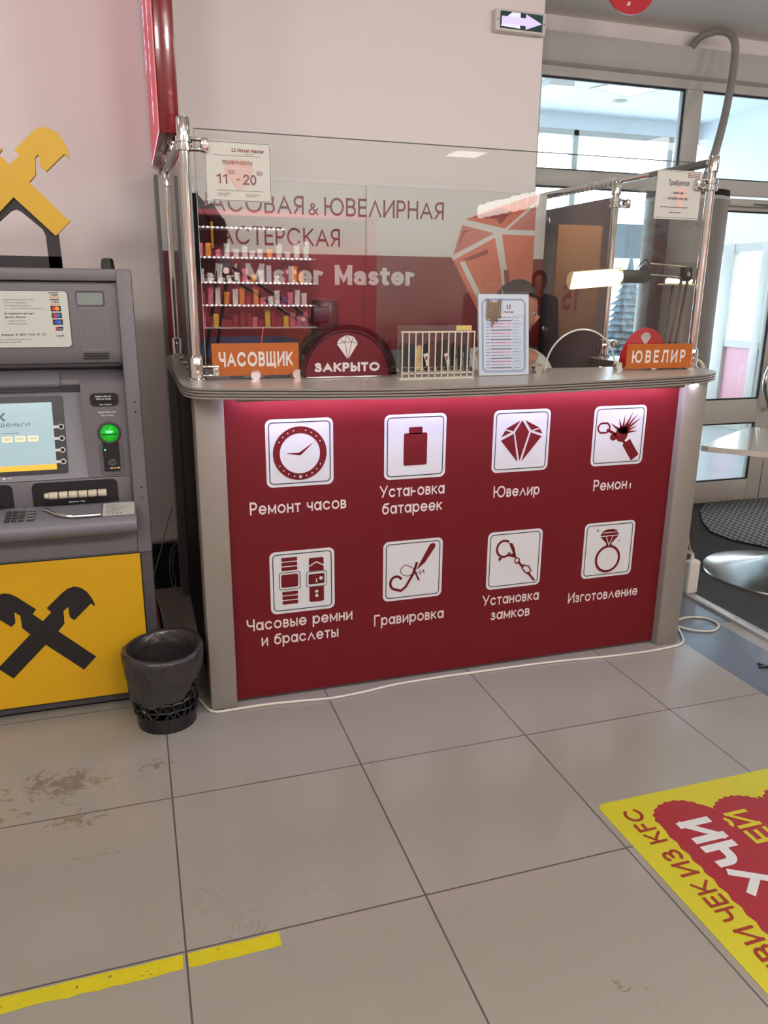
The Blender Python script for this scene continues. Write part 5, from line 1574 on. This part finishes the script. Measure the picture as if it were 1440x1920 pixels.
q.box(1.785, 2.058, 1.765, 1.81, 2.722, 2.818, WHITEPL, .006)
for x in (1.797, 2.046):
    q.lathe([(0, 0), (.003, 0), (.003, .002), (0, .002)], (x, 1.765, 2.77), GROOVE, 10, (0, -1, 0))
q.build('housing', es)
q = MB()
f_ = FRONT(1.765)
GRN = mat('exit_dark_green', (28, 66, 58), .3, emit=(20, 60, 50), estr=.15)
AR = mat('exit_arrow_lit', (206, 196, 250), .4, emit=(186, 172, 255), estr=.85)
q.plate(rect(1.808, 2.733, 2.037, 2.807), f_, 0, .002, GRN)
q.flat([(1.812, 2.742), (1.812, 2.745), (1.85, 2.79), (1.87, 2.805), (1.915, 2.805), (1.915, 2.738)], f_, .0026, mat('exit_pane_lit', (214, 214, 236), .4, emit=(200, 200, 232), estr=.8))
q.flat([(1.815, 2.785), (1.945, 2.785), (1.945, 2.803), (2.033, 2.768), (1.945, 2.736), (1.945, 2.752), (1.815, 2.752)], f_, .0032, AR)
q.build('arrow_panel', es, smooth=0)
hd = thing('hanging_sign', 'red rounded hanging sign showing at the top edge of the picture', 'hanging sign', (2.35, 1.5, 3.0))
MB().plate(circle(2.352, 2.905, .137, 48, .137), FRONT(1.5), -.012, .0, SIGNRED).build('disc', hd, smooth=0)
q = MB()
q.flat([(2.345, 2.835), (2.365, 2.84), (2.385, 2.90), (2.36, 2.94), (2.34, 2.93), (2.365, 2.895)], FRONT(1.5), .001, LETTER)
q.flat([(2.335, 2.802), (2.352, 2.805), (2.356, 2.822), (2.339, 2.819)], FRONT(1.5), .001, LETTER)
q.build('mark', hd, smooth=0)
for x in (2.28, 2.42):
    MB().tube([(x, 1.506, 3.0), (x, 1.506, ZC)], .0015, STEEL, 6).build('wire', hd)
cnd = MB().tube(smooth_path([(3.40, 2.40, 2.955), (3.42, 2.34, 3.00), (3.49, 2.25, 3.01), (3.51, 2.16, 2.94), (3.48, 2.1, 2.80), (3.30, 1.9, 2.52), (3.02, 1.6, 2.25), (2.78, 1.35, 2.06), (2.70, 1.27, 2.0)]), .022, CONDUIT, 14)
cnd.build('conduit', None, 'thick grey cable hose hanging from the header beam down to the grey pillar', 'hose')

# ---------------------------------------------------------------- grey pillar behind the counter
pc = thing('pillar', 'round grey freestanding pillar with a black cap behind the right end of the counter', 'pillar', (3.268, 2.12, 0))
MB().lathe([(0, 0), (.24, 0), (.24, 2.03)], (3.268, 2.12, .002), COLG, 64).build('shell', pc)
MB().lathe([(.238, 2.03), (.243, 2.03), (.243, 2.05), (.238, 2.05)], (3.268, 2.12, 0), mat('pillar_ring', (168, 164, 158), .4), 64).build('ring', pc)
MB().lathe([(.24, 2.05), (.24, 2.085), (0, 2.085)], (3.268, 2.12, 0), BLACKM, 64).build('cap', pc)
q = MB()
for k in range(5):
    a0, a1 = [math.radians(-170 + 4.4 * (k + j)) for j in (0, 1)]
    q.face([Vector((3.268 + .2408 * math.cos(a), 2.12 + .2408 * math.sin(a), z)) for a, z in ((a0, .1), (a1, .1), (a1, 2.03), (a0, 2.03))], COLD)
q.build('stripe', pc)

# ---------------------------------------------------------------- desk lamps
def bar2(mb, a, b, gap, r, m):
    a, b = Vector(a), Vector(b)
    d = (b - a).normalized()
    n = d.cross(Vector((0, 1, 0))).normalized() * gap / 2
    for s_ in (1, -1):
        mb.tube([a + n * s_, b + n * s_], r, m, 8)
dl = thing('desk_lamp', 'black two-arm desk lamp behind the left half of the glass', 'desk lamp', (.27, 1.0, WT))
Y = 1.0
q = MB(); bar2(q, (.272, Y, WT + .02), (.338, Y, 1.56), .038, .0065, BLACK); q.build('lower_arm', dl)
q = MB(); bar2(q, (.345, Y, 1.575), (.640, Y, 1.395), .036, .0065, BLACK); q.build('upper_arm', dl)
q = MB().box(.318, .372, Y - .018, Y + .018, 1.54, 1.602, BLACK, .01).lathe([(0, 0), (.012, 0), (.012, .006), (0, .006)], (.348, Y - .018, 1.565), STEEL, 14, (0, -1, 0)).lathe([(0, -.016), (.018, -.016), (.018, .016), (0, .016)], (.345, Y, 1.598), BLACK, 16, (0, 1, 0))
q.build('elbow_joint', dl)
q = MB().plate([(.622, 1.42), (.672, 1.385), (.66, 1.35), (.63, 1.36), (.618, 1.39)], FRONT(Y), -.014, .014, BLACK).lathe([(0, 0), (.009, 0), (.009, .006), (0, .006)], (.642, Y - .014, 1.385), STEEL, 14, (0, -1, 0)).tube([(.66, Y, 1.378), (.70, Y, 1.385)], .010, BLACK, 8)
q.build('head_joint', dl)
q = MB()
q.lathe([(0, .12), (.05, .115), (.056, .10), (.058, .0), (.056, -.006)], (.735, Y, 1.345), mat('lamp_housing', (40, 46, 46), .3), 26)
q.lathe([(.056, -.004), (.085, -.03), (.097, -.06), (.099, -.10), (.094, -.10), (.09, -.06), (.05, -.01), (0, -.01)], (.735, Y, 1.345), mat('lamp_shade_dark', (52, 60, 58), .25, coat=.3), 30)
q.build('lamp_shade', dl)
MB().box(.672, .735, Y - .075, Y - .058, 1.375, 1.435, mat('lamp_switch_box', (46, 30, 52), .35), .006).build('switch_box', dl)
MB().lathe([(0, 0), (.04, 0), (.042, .004), (.04, .014), (.014, .02), (.012, .04), (0, .04)], (.272, Y, WT), BLACK, 20).build('base', dl)
rl = thing('desk_lamp', 'glowing tube desk lamp on folded arms above the right end of the counter', 'desk lamp', (2.15, .64, WT))
Y = .64
q = MB()
q.tube([(1.852, Y, 1.559), (1.65, Y, 1.543)], .021, TUBE, 14)
q.build('tube', rl)
CRM = mat('reflector_cream', (226, 214, 176), .35)
q = MB()
n_ = 10
def trough(a, x, zc): return Vector((x, Y + .004 + .034 * math.sin(a), zc + .034 * math.cos(a)))
for k in range(n_):
    a0, a1 = [math.radians(-25) + math.radians(190) * j / n_ for j in (k, k + 1)]
    q.face([trough(a0, 1.868, 1.560), trough(a1, 1.868, 1.560), trough(a1, 1.636, 1.541), trough(a0, 1.636, 1.541)], CRM)
q.plate([(Y + .004 + .034 * math.sin(math.radians(-25 + 19 * k)), 1.541 + .034 * math.cos(math.radians(-25 + 19 * k))) for k in range(11)], Frame((1.634, 0, 0), (0, 1, 0), (0, 0, 1)), 0, .003, CRM)
q.build('reflector', rl)
MB().box(1.85, 1.955, Y - .024, Y + .024, 1.535, 1.585, LAMPG, .008, X=None).build('head', rl)
MB().plate([(1.94, 1.585), (1.962, 1.605), (1.985, 1.585), (1.985, 1.548), (1.96, 1.535), (1.945, 1.55)], FRONT(Y), -.012, .012, LAMPG).tube(smooth_path([(1.925, Y, 1.583), (1.93, Y - .01, 1.605), (1.965, Y, 1.625), (1.985, Y, 1.60)]), .0022, BLACK, 6).build('head_joint', rl)
q = MB(); bar2(q, (1.98, Y, 1.588), (2.155, Y, 1.578), .042, .006, LAMPS); q.build('upper_arm', rl)
q = MB(); bar2(q, (2.158, Y, 1.565), (2.125, Y, WT + .03), .03, .0065, mat('lamp_arm_dark', (84, 68, 52), .3, metal=.6)); q.build('lower_arm', rl)
q = MB().box(2.138, 2.182, Y - .016, Y + .016, 1.545, 1.60, BLACK, .008).lathe([(0, 0), (.009, 0), (.009, .006), (0, .006)], (2.158, Y - .016, 1.572), STEEL, 12, (0, -1, 0))
q.build('elbow_joint', rl)
MB().lathe([(0, 0), (.026, 0), (.026, .02), (.012, .03), (0, .03)], (2.125, Y, WT), BLACK, 18).build('base', rl)
r2 = thing('desk_lamp', 'short lit tube standing in for a lamp reflection below the folded arms, close to the right chrome post', 'desk lamp', (2.13, .74, WT))  # added lamp standing in for the mirrored glow of a tube
Y = .74
q = MB().tube([(2.15, Y, 1.545), (2.265, Y, 1.545)], .013, TUBE, 12)
q.build('tube', r2)
MB().plate([(2.125, 1.53), (2.29, 1.53), (2.285, 1.537), (2.13, 1.537)], FRONT(Y), -.03, .03, mat('reflector_cream', (226, 214, 176), .35)).build('reflector', r2)
MB().tube(smooth_path([(2.2, Y + .028, 1.53), (2.19, Y + .02, 1.45), (2.165, Y, 1.30), (2.15, Y, WT + .02)]), .006, LAMPG, 8).lathe([(0, 0), (.024, 0), (.024, .018), (0, .022)], (2.15, Y, WT), BLACK, 16).build('stand', r2)

# ---------------------------------------------------------------- inside the booth
ch = thing('work_chair', 'high work chair with a blue grey backrest behind the left orange name plate', 'chair', (.46, 1.22, 0))
q = MB().plate(rrect(.25, 1.0, .68, 1.305, .06, 8), FRONT(1.22), -.03, .03, CHAIRB)
q.build('backrest', ch, smooth=60)
MB().box(.25, .68, 1.24, 1.62, .70, .76, CHAIRB, .025, 3).build('seat', ch)
MB().tube([(.465, 1.43, .12), (.465, 1.43, .70)], .025, BLACK, 14).build('gas_post', ch)
MB().tube([(.465, 1.33, .70), (.465, 1.26, .74), (.465, 1.255, 1.05)], .018, BLACK, 10).build('back_support', ch)
for k in range(5):
    a = 2 * math.pi * k / 5
    l = MB().tube([(.465, 1.43, .13), (.465 + .2 * math.cos(a), 1.43 + .2 * math.sin(a), .06)], [.02, .013], BLACK, 8).build('leg', ch)
    MB().lathe([(0, -.012), (.026, -.012), (.026, .012), (0, .012)], (.465 + .2 * math.cos(a), 1.43 + .2 * math.sin(a), .027), BLACK, 14, (-math.sin(a), math.cos(a), 0)).build('caster', l)
jk = thing('black_coat', 'black coat with a painted-on mustard reflection, hanging at the left edge of the back board', 'coat', (.29, 1.62, 1.9))
q = MB()
q.lathe([(.02, 1.90), (.045, 1.87), (.075, 1.80), (.085, 1.70), (.082, 1.60), (.078, 1.56), (0, 1.56)], (.285, 1.585, 0), JACKET, 26, wob=lambda j, z: 1 + .12 * math.sin(j * 1.4 + z * 12))
for v in q.bm.verts:
    v.co.y = 1.585 + (v.co.y - 1.585) * .7
q.build('body', jk, smooth=80)
q = MB().tube(smooth_path([(.345, 1.57, 1.845), (.385, 1.56, 1.78), (.39, 1.555, 1.70), (.38, 1.55, 1.665)]), [.03] * 6 + [.038] * 6 + [.036] * 7, JACKET, 12)
q.build('sleeve', jk, smooth=80)
MB().box(.352, .362, 1.512, 1.518, 1.67, 1.78, MUSTARD).build('stripe', jk)  # yellow reflection in the glass, drawn as a solid strip
MB().tube([(.285, 1.66, 1.925), (.285, 1.585, 1.92), (.285, 1.585, 1.90)], .005, CHROME, 8).build('hanger_hook', jk)
dk = thing('work_bench', 'grey inner bench running under the printed wall board', 'bench', (1.1, 1.45, 0))
MB().box(.75, 2.05, 1.28, 1.655, .72, .75, DESK, .003).build('bench_top', dk)
for x in (.76, 2.01):
    MB().box(x, x + .03, 1.30, 1.64, 0, .72, DESK).build('leg', dk)


# ---------------------------------------------------------------- people
def skin_mesh(name, joints, edges, m, parent=None, sub=2):
    me = bpy.data.meshes.new(name)
    keys = list(joints)
    me.from_pydata([joints[k][0] for k in keys], [(keys.index(a), keys.index(b)) for a, b in edges], [])
    o = bpy.data.objects.new(name, me)
    COL.objects.link(o)
    md = o.modifiers.new('skin', 'SKIN')
    md.use_smooth_shade = True
    for i, k in enumerate(keys):
        r_ = joints[k][1]
        me.skin_vertices[0].data[i].radius = r_ if isinstance(r_, tuple) else (r_, r_)
    me.skin_vertices[0].data[0].use_root = True
    s_ = o.modifiers.new('sub', 'SUBSURF')
    s_.levels = s_.render_levels = sub
    me.materials.append(m)
    if parent: hang(o, parent)
    return o

def head_mesh(name, c, yaw, tilt, m, parent, s_=1.0):
    q = MB()
    q.ball((0, 0, 0), .1, m, 24, .78, .96, 1.18)
    for v in q.bm.verts:                     # face at -Y: flatten the cheeks, bring out chin and brow
        x, y, z = v.co
        if y < 0:
            v.co.x = x * (1 - .22 * max(0, -z / .118) * (-y / .096))
            v.co.y = y * (1 - .10 * max(0, z / .118))
        if z < -.06:
            v.co.y = y * .86 - .012
        if y > 0 and z < -.02:
            v.co.y = y * .82
    q.plate([(-.008, .012), (-.016, -.026), (.0, -.032), (.016, -.026), (.008, .012)], Frame((0, -.088, 0), (1, 0, 0), (0, -.28, 1)), -.01, .016, m)
    for s2 in (-1, 1):
        q.ball((s2 * .032, -.080, .012), .0105, mat('eye_white', (176, 164, 154), .3), 12)
        q.ball((s2 * .032, -.0885, .012), .0048, INK, 10)
        q.flat(stroke([(s2 * .018, .033), (s2 * .033, .038), (s2 * .048, .031)], .006), FRONT(-.0915), .002, HAIR)
        q.ball((s2 * .079, .008, -.005), .02, m, 12, .35, .75, 1.3)
    q.flat(stroke([(-.022, -.056), (0, -.060), (.022, -.056)], .008), FRONT(-.086), .004, mat('lips', (168, 96, 84), .5))
    M_ = Matrix.Translation(Vector(c)) @ Matrix.Rotation(yaw, 4, 'Z') @ Matrix.Rotation(tilt, 4, 'X') @ Matrix.Scale(s_, 4)
    bmesh.ops.transform(q.bm, matrix=M_, verts=q.bm.verts)
    return q, M_

def hand(q, wrist, direction, palm_n, m, side=1, s_=1.0):
    """palm, four bent fingers and a thumb"""
    w = Vector(wrist); d = Vector(direction).normalized(); n = Vector(palm_n).normalized()
    a = d.cross(n).normalized() * side
    q.tube([w, w + d * .03 * s_, w + d * .085 * s_], [.021 * s_, .030 * s_, .034 * s_], m, 10)
    for k, L in enumerate((.066, .076, .070, .054)):
        b_ = w + d * .078 * s_ + a * (k - 1.5) * .019 * s_
        q.tube([b_, b_ + (d * .9 + n * .25) * L * .45 * s_, b_ + (d * .7 + n * .55) * L * .75 * s_, b_ + (d * .55 + n * .8) * L * s_], [.0092 * s_, .0088 * s_, .0082 * s_, .006 * s_], m, 8)
    b_ = w + d * .03 * s_ - a * .028 * s_
    q.tube([b_, b_ + (-a * .8 + d * .6) * .035 * s_, b_ + (-a * .7 + d * 1.1 + n * .3) * .058 * s_], [.011 * s_, .0098 * s_, .007 * s_], m, 8)

def join_into(base, q):
    """merge extra modelled geometry into a body object after its modifiers are applied"""
    dg = bpy.context.evaluated_depsgraph_get()
    me = bpy.data.meshes.new_from_object(base.evaluated_get(dg))
    k0 = len(me.materials)
    bmn = bmesh.new()
    bmn.from_mesh(me)
    q2 = bpy.data.meshes.new('t')
    q.bm.to_mesh(q2)
    q2.transform(Matrix.Translation(-root_loc(base)))
    off = []
    for m in q.mats:
        names = [mm.name for mm in me.materials]
        if m.name not in names:
            me.materials.append(m)
        off.append([mm.name for mm in me.materials].index(m.name))
    n0 = len(bmn.faces)
    bmn.from_mesh(q2)
    bmn.faces.ensure_lookup_table()
    for f in bmn.faces[n0:]:
        f.material_index = off[f.material_index]
    bmn.to_mesh(me)
    me.shade_smooth()
    base.modifiers.clear()
    base.data = me
    bpy.data.meshes.remove(q2)

# the craftsman, seated behind the price list
pr = thing('person', 'person with short brown hair in a white jacket bent down behind the price list', 'person', (1.58, 1.12, .62))
hc = (1.585, 1.0, 1.418)
J = {'pelvis': ((1.56, 1.20, .70), (.13, .11)), 'waist': ((1.56, 1.17, .88), (.125, .10)), 'chest': ((1.56, 1.11, 1.08), (.135, .10)), 'neckbase': ((1.57, 1.05, 1.22), (.075, .07)), 'neck': ((1.578, 1.02, 1.30), (.05, .052)), 'skull': ((1.583, 1.0, 1.40), (.06, .07)),
     'sL': ((1.40, 1.08, 1.185), .06), 'eL': ((1.33, 1.0, .96), .045), 'wL': ((1.44, .84, .90), .030), 'sR': ((1.735, 1.07, 1.185), .06), 'eR': ((1.80, 1.0, .96), .045), 'wR': ((1.70, .84, .90), .030),
     'hL': ((1.47, 1.16, .66), .095), 'kL': ((1.44, .82, .62), .065), 'aL': ((1.44, .86, .12), .045), 'tL': ((1.44, .74, .05), .035), 'hR': ((1.65, 1.16, .66), .095), 'kR': ((1.68, .82, .62), .065), 'aR': ((1.68, .86, .12), .045), 'tR': ((1.68, .74, .05), .035)}
E_ = [('pelvis', 'waist'), ('waist', 'chest'), ('chest', 'neckbase'), ('neckbase', 'neck'), ('neck', 'skull'), ('neckbase', 'sL'), ('sL', 'eL'), ('eL', 'wL'), ('neckbase', 'sR'), ('sR', 'eR'), ('eR', 'wR'), ('pelvis', 'hL'), ('hL', 'kL'), ('kL', 'aL'), ('aL', 'tL'), ('pelvis', 'hR'), ('hR', 'kR'), ('kR', 'aR'), ('aR', 'tR')]
body = skin_mesh('body', J, E_, SKIN, pr)
q, HM = head_mesh('head', hc, math.radians(52), math.radians(16), SKIN, pr)
hand(q, (1.44, .84, .90), (.3, -1, -.1), (0, .1, -1), SKIN, 1)
hand(q, (1.70, .84, .90), (-.3, -1, -.1), (0, .1, -1), SKIN, -1)
join_into(body, q)
def hair_cap(HM, m, parent, name='hair', low=-.02):
    q = MB().ball((0, .006, .012), .104, m, 26, .82, .98, 1.17)
    for v in list(q.bm.verts):
        if v.co.y < -.055 and v.co.z < .065 or (v.co.z < low and v.co.y < .02) or v.co.z < -.085:
            q.bm.verts.remove(v)
    bmesh.ops.transform(q.bm, matrix=HM, verts=q.bm.verts)
    return q.build(name, parent, smooth=80)
hair_cap(HM, HAIR, pr)
def sub(J, ks, dr, dz=0):
    return {k: (J[k][0], tuple(x + dr for x in J[k][1]) if isinstance(J[k][1], tuple) else J[k][1] + dr) for k in ks}
shirt = skin_mesh('shirt', sub(J, ['pelvis', 'waist', 'chest', 'neckbase'], .012), [('pelvis', 'waist'), ('waist', 'chest'), ('chest', 'neckbase')], JACKET, pr)
cj = sub(J, ['chest', 'sL', 'eL', 'wL', 'sR', 'eR', 'wR'], .022)
cj['chest'] = ((1.565, 1.14, 1.215), (.075, .06))
jacket = skin_mesh('jacket', cj, [('chest', 'sL'), ('sL', 'eL'), ('eL', 'wL'), ('chest', 'sR'), ('sR', 'eR'), ('eR', 'wR')], COAT, pr)
trs = skin_mesh('trousers', sub(J, ['pelvis', 'hL', 'kL', 'aL', 'hR', 'kR', 'aR'], .014), [('pelvis', 'hL'), ('hL', 'kL'), ('kL', 'aL'), ('pelvis', 'hR'), ('hR', 'kR'), ('kR', 'aR')], mat('dark_trousers', (36, 38, 46), .9), pr)
stl = thing('work_stool', 'round work stool under the seated person', 'stool', (1.56, 1.22, 0))
MB().lathe([(0, 0), (.17, 0), (.18, .015), (.18, .04), (.165, .055), (0, .06)], (1.56, 1.22, .48), BLACK, 30).build('seat', stl)
MB().tube([(1.56, 1.22, .03), (1.56, 1.22, .49)], .024, STEEL, 14).build('stem', stl)
MB().lathe([(0, 0), (.2, 0), (.2, .012), (.05, .03), (0, .03)], (1.56, 1.22, 0), STEEL, 30).build('base', stl)

# ---------------------------------------------------------------- the hall behind the camera, seen only mirrored in the glass
def mir(y): return 1.12 - y
sy = mir(6.0)
sh = thing('showcase', 'red shop showcase with lit shelves, mirrored in the left half of the glass', 'showcase', (1.4, sy, 0))
SHR = mat('showcase_red', (150, 34, 52), .5)
q = MB()
q.box(.62, 2.5, sy - .42, sy - .38, 0, 2.25, SHR)
q.box(.60, .64, sy - .40, sy, 0, 2.25, SHR).box(2.46, 2.5, sy - .40, sy, 0, 2.25, SHR).box(.62, 2.5, sy - .40, sy, .0, .55, SHR).box(.62, 2.5, sy - .40, sy, 2.2, 2.25, SHR)
q.build('cabinet', sh, smooth=0)
SL_ = [2.08, 1.80, 1.56, 1.34]
EM = mat('shelf_led', (255, 255, 255), .4, emit=(235, 235, 255), estr=16.0)
for k, z in enumerate(SL_):
    MB().box(.64, 1.86 if k else 1.55, sy - .38, sy - .03, z, z + .012, WHITEPL).build('shelf', sh, smooth=0)
    q = MB()
    x = .68
    while x < (1.82 if k else 1.52):
        q.box(x, x + .016, sy - .028, sy - .018, z - .002, z + .014, EM)
        x += .046
    q.build('led_strip', sh, smooth=0)
q = MB()
for x in (.72, 1.86):
    q.box(x - .3 if x > 1 else x, x, sy - .37, sy - .36, .6, 1.3, mat('showcase_orange', (230, 140, 40), .5))
q.build('back_panel', sh, smooth=0)
bcols = [('small dark red box on the mirrored lit shelves', (150, 30, 50)), ('small white box on the mirrored lit shelves', (226, 216, 206)), ('small orange box on the mirrored lit shelves', (226, 130, 40)), ('small purple box on the mirrored lit shelves', (110, 40, 110)), ('small pink box on the mirrored lit shelves', (216, 110, 130)), ('small yellow box on the mirrored lit shelves', (230, 190, 40))]
protos = {}
random.seed(5)
for k, (z, step, hh) in enumerate(((2.08 - .27, .085, .17), (1.572 - .235 + .0, .08, .17), (1.352 - .21, .075, .09), (.56 + .35, .062, .075), (1.572, .1, .16))):
    zz = (1.812, 1.572, 1.352, .95, 1.352)[k] if k < 4 else 1.572
    if k == 4: continue
    zz = (1.812, 1.572, 1.352, 1.13)[k]
    x = .70
    while x < 1.78:
        c = random.choice((0, 0, 1, 1, 1, 2, 2, 3, 4, 4)) if k != 3 else random.choice((4, 0, 4, 0, 5))
        lab, colr = bcols[c]
        if c not in protos:
            o = thing('gift_box', lab, 'box', (x, sy - .12, zz), 'boxes on the mirrored shelves, %s' % lab.split()[1])
            MB().box(x - .025, x + .025, sy - .15, sy - .09, zz, zz + .1, mat('box_%d' % c, colr, .5)).build('carton', o, smooth=0)
            MB().box(x - .027, x + .027, sy - .152, sy - .088, zz + .1, zz + .13, mat('boxlid_%d' % c, tuple(min(255, int(v * 1.12)) for v in colr), .5)).build('lid', o, smooth=0)
            protos[c] = (o, x, zz)
        else:
            o, x0_, z0_ = protos[c]
            l = dup(o, x - x0_, 0, zz - z0_)
            l.scale = (1, 1, random.uniform(.5, 1.4))
        x += step * random.uniform(.85, 1.2)
MB().box(.64, 1.86, sy - .38, sy - .03, 1.118, 1.13, WHITEPL).build('shelf', sh, smooth=0)
wy = mir(7.2)
aw = thing('advert_wall', 'warm lit beige advert panel with large red figures, mirrored in the right half of the glass', 'advert panel', (6.0, wy, 0))
q = MB().box(5.30, 5.95, wy - .04, wy, 0, 2.34, mat('advert_beige', (226, 176, 130), .6), .004)
fr_b = Frame((0, wy, 0), (-1, 0, 0), (0, 0, 1))
q.flat(moved(text('15', .33, .18, .27), -5.70, 1.27), fr_b, .002, mat('advert_red', (170, 40, 60), .5))
q.build('panel', aw, smooth=0)
ld = bpy.data.lights.new('wall_washer', 'SPOT')
ld.energy = 260
ld.color = (1, .74, .46)
ld.spot_size = math.radians(95)
ld.shadow_soft_size = .05
lo = bpy.data.objects.new('wall_washer', ld)
ls = bpy.data.lights.new('showcase_fill', 'AREA')  # added unseen light, brightens the shelves so their reflection shows
ls.size = .5
ls.energy = 260
lso = bpy.data.objects.new('showcase_fill', ls)
COL.objects.link(lso)
lso.location = (1.3, sy + 1.3, 2.8)
lso.rotation_euler = Vector((0, -1.4, -1.35)).to_track_quat('-Z', 'Y').to_euler()
COL.objects.link(lo)
lo.location = (5.6, wy + 1.0, 2.85)
lo.rotation_euler = Vector((5.45 - 5.45, wy - (wy + 1.0), 1.6 - 2.85)).to_track_quat('-Z', 'Y').to_euler()
# glowing white shop lettering hung along the hall, mirrored above the orange diamond
gl_ = thing('lit_sign', 'row of glowing white rounded shapes mirrored in the glass over the orange diamond', 'lit sign', (4.12, mir(6.25), 2.36))
MB().box(4.10, 4.125, mir(7.05), mir(5.45), 2.33, 2.53, BOARDRED).build('carrier', gl_)
q = MB()
sfr = Frame((4.10, 0, 0), (0, -1, 0), (0, 0, 1))
GLOW = mat('sign_glow', (255, 250, 244), .4, emit=(255, 244, 236), estr=5.0)
for k in range(7):
    yc = -mir(6.9 - k * .215)
    q.plate(rrect(yc - .095, 2.35, yc + .095, 2.35 + (.16 if k % 3 else .15), .05), sfr, 0, .03, GLOW)
q.build('lit_shapes', gl_)
for y in (mir(6.9), mir(5.6)):
    MB().tube([(4.112, y, 2.53), (4.112, y, ZC)], .003, STEEL, 6).build('wire', gl_)
# bystander in a dark hooded coat
py_ = mir(6.0)
PX = 4.40
pb = thing('person', 'person in a dark hooded winter coat standing in the hall, mirrored in the glass', 'person', (PX, py_, 0))
Jb = {'pelvis': ((PX, py_, .92), (.155, .11)), 'waist': ((PX, py_, 1.08), (.14, .10)), 'chest': ((PX, py_, 1.30), (.16, .11)), 'neckbase': ((PX, py_ + .01, 1.44), (.08, .07)), 'neck': ((PX, py_ + .02, 1.50), (.05, .05)), 'skull': ((PX, py_ + .03, 1.6), (.06, .07)),
      'sL': ((PX - .18, py_, 1.40), .062), 'eL': ((PX - .23, py_ - .02, 1.12), .048), 'wL': ((PX - .22, py_ + .06, .88), .032), 'sR': ((PX + .18, py_, 1.40), .062), 'eR': ((PX + .23, py_ - .02, 1.12), .048), 'wR': ((PX + .22, py_ + .06, .88), .032),
      'hL': ((PX - .09, py_, .86), .09), 'kL': ((PX - .10, py_ + .02, .48), .06), 'aL': ((PX - .10, py_ - .01, .10), .045), 'tL': ((PX - .10, py_ + .12, .04), .035), 'hR': ((PX + .09, py_, .86), .09), 'kR': ((PX + .10, py_ + .02, .48), .06), 'aR': ((PX + .10, py_ - .01, .10), .045), 'tR': ((PX + .10, py_ + .12, .04), .035)}
bb = skin_mesh('body', Jb, E_, SKIN, pb)
q, HM = head_mesh('head', (PX, py_ + .04, 1.61), math.radians(180), 0, SKIN, pb)
hand(q, Jb['wL'][0], (0, .1, -1), (1, 0, 0), SKIN, 1)
hand(q, Jb['wR'][0], (0, .1, -1), (-1, 0, 0), SKIN, -1)
join_into(bb, q)
hair_cap(HM, JACKET, pb, 'hood', -.2)
cj = sub(Jb, ['pelvis', 'waist', 'chest', 'neckbase', 'sL', 'eL', 'wL', 'sR', 'eR', 'wR'], .032)
cj['pelvis'] = ((PX, py_, .94), (.205, .155))
cj['hem'] = ((PX, py_, .74), (.215, .165))
cj['collar'] = ((PX, py_ + .015, 1.50), (.075, .07))
skin_mesh('coat', cj, [('pelvis', 'hem'), ('pelvis', 'waist'), ('waist', 'chest'), ('chest', 'neckbase'), ('neckbase', 'collar'), ('neckbase', 'sL'), ('sL', 'eL'), ('eL', 'wL'), ('neckbase', 'sR'), ('sR', 'eR'), ('eR', 'wR')], JACKET, pb)
skin_mesh('trousers', sub(Jb, ['pelvis', 'hL', 'kL', 'aL', 'hR', 'kR', 'aR'], .014), [('pelvis', 'hL'), ('hL', 'kL'), ('kL', 'aL'), ('pelvis', 'hR'), ('hR', 'kR'), ('kR', 'aR')], JACKET, pb)
for s2 in ('L', 'R'):
    a_, t_ = Jb['a' + s2][0], Jb['t' + s2][0]
    q = MB().ball((a_[0], a_[1] + .06, .045), .06, BLACK, 16, .85, 2.1, .75)
    q.build('shoe', pb)
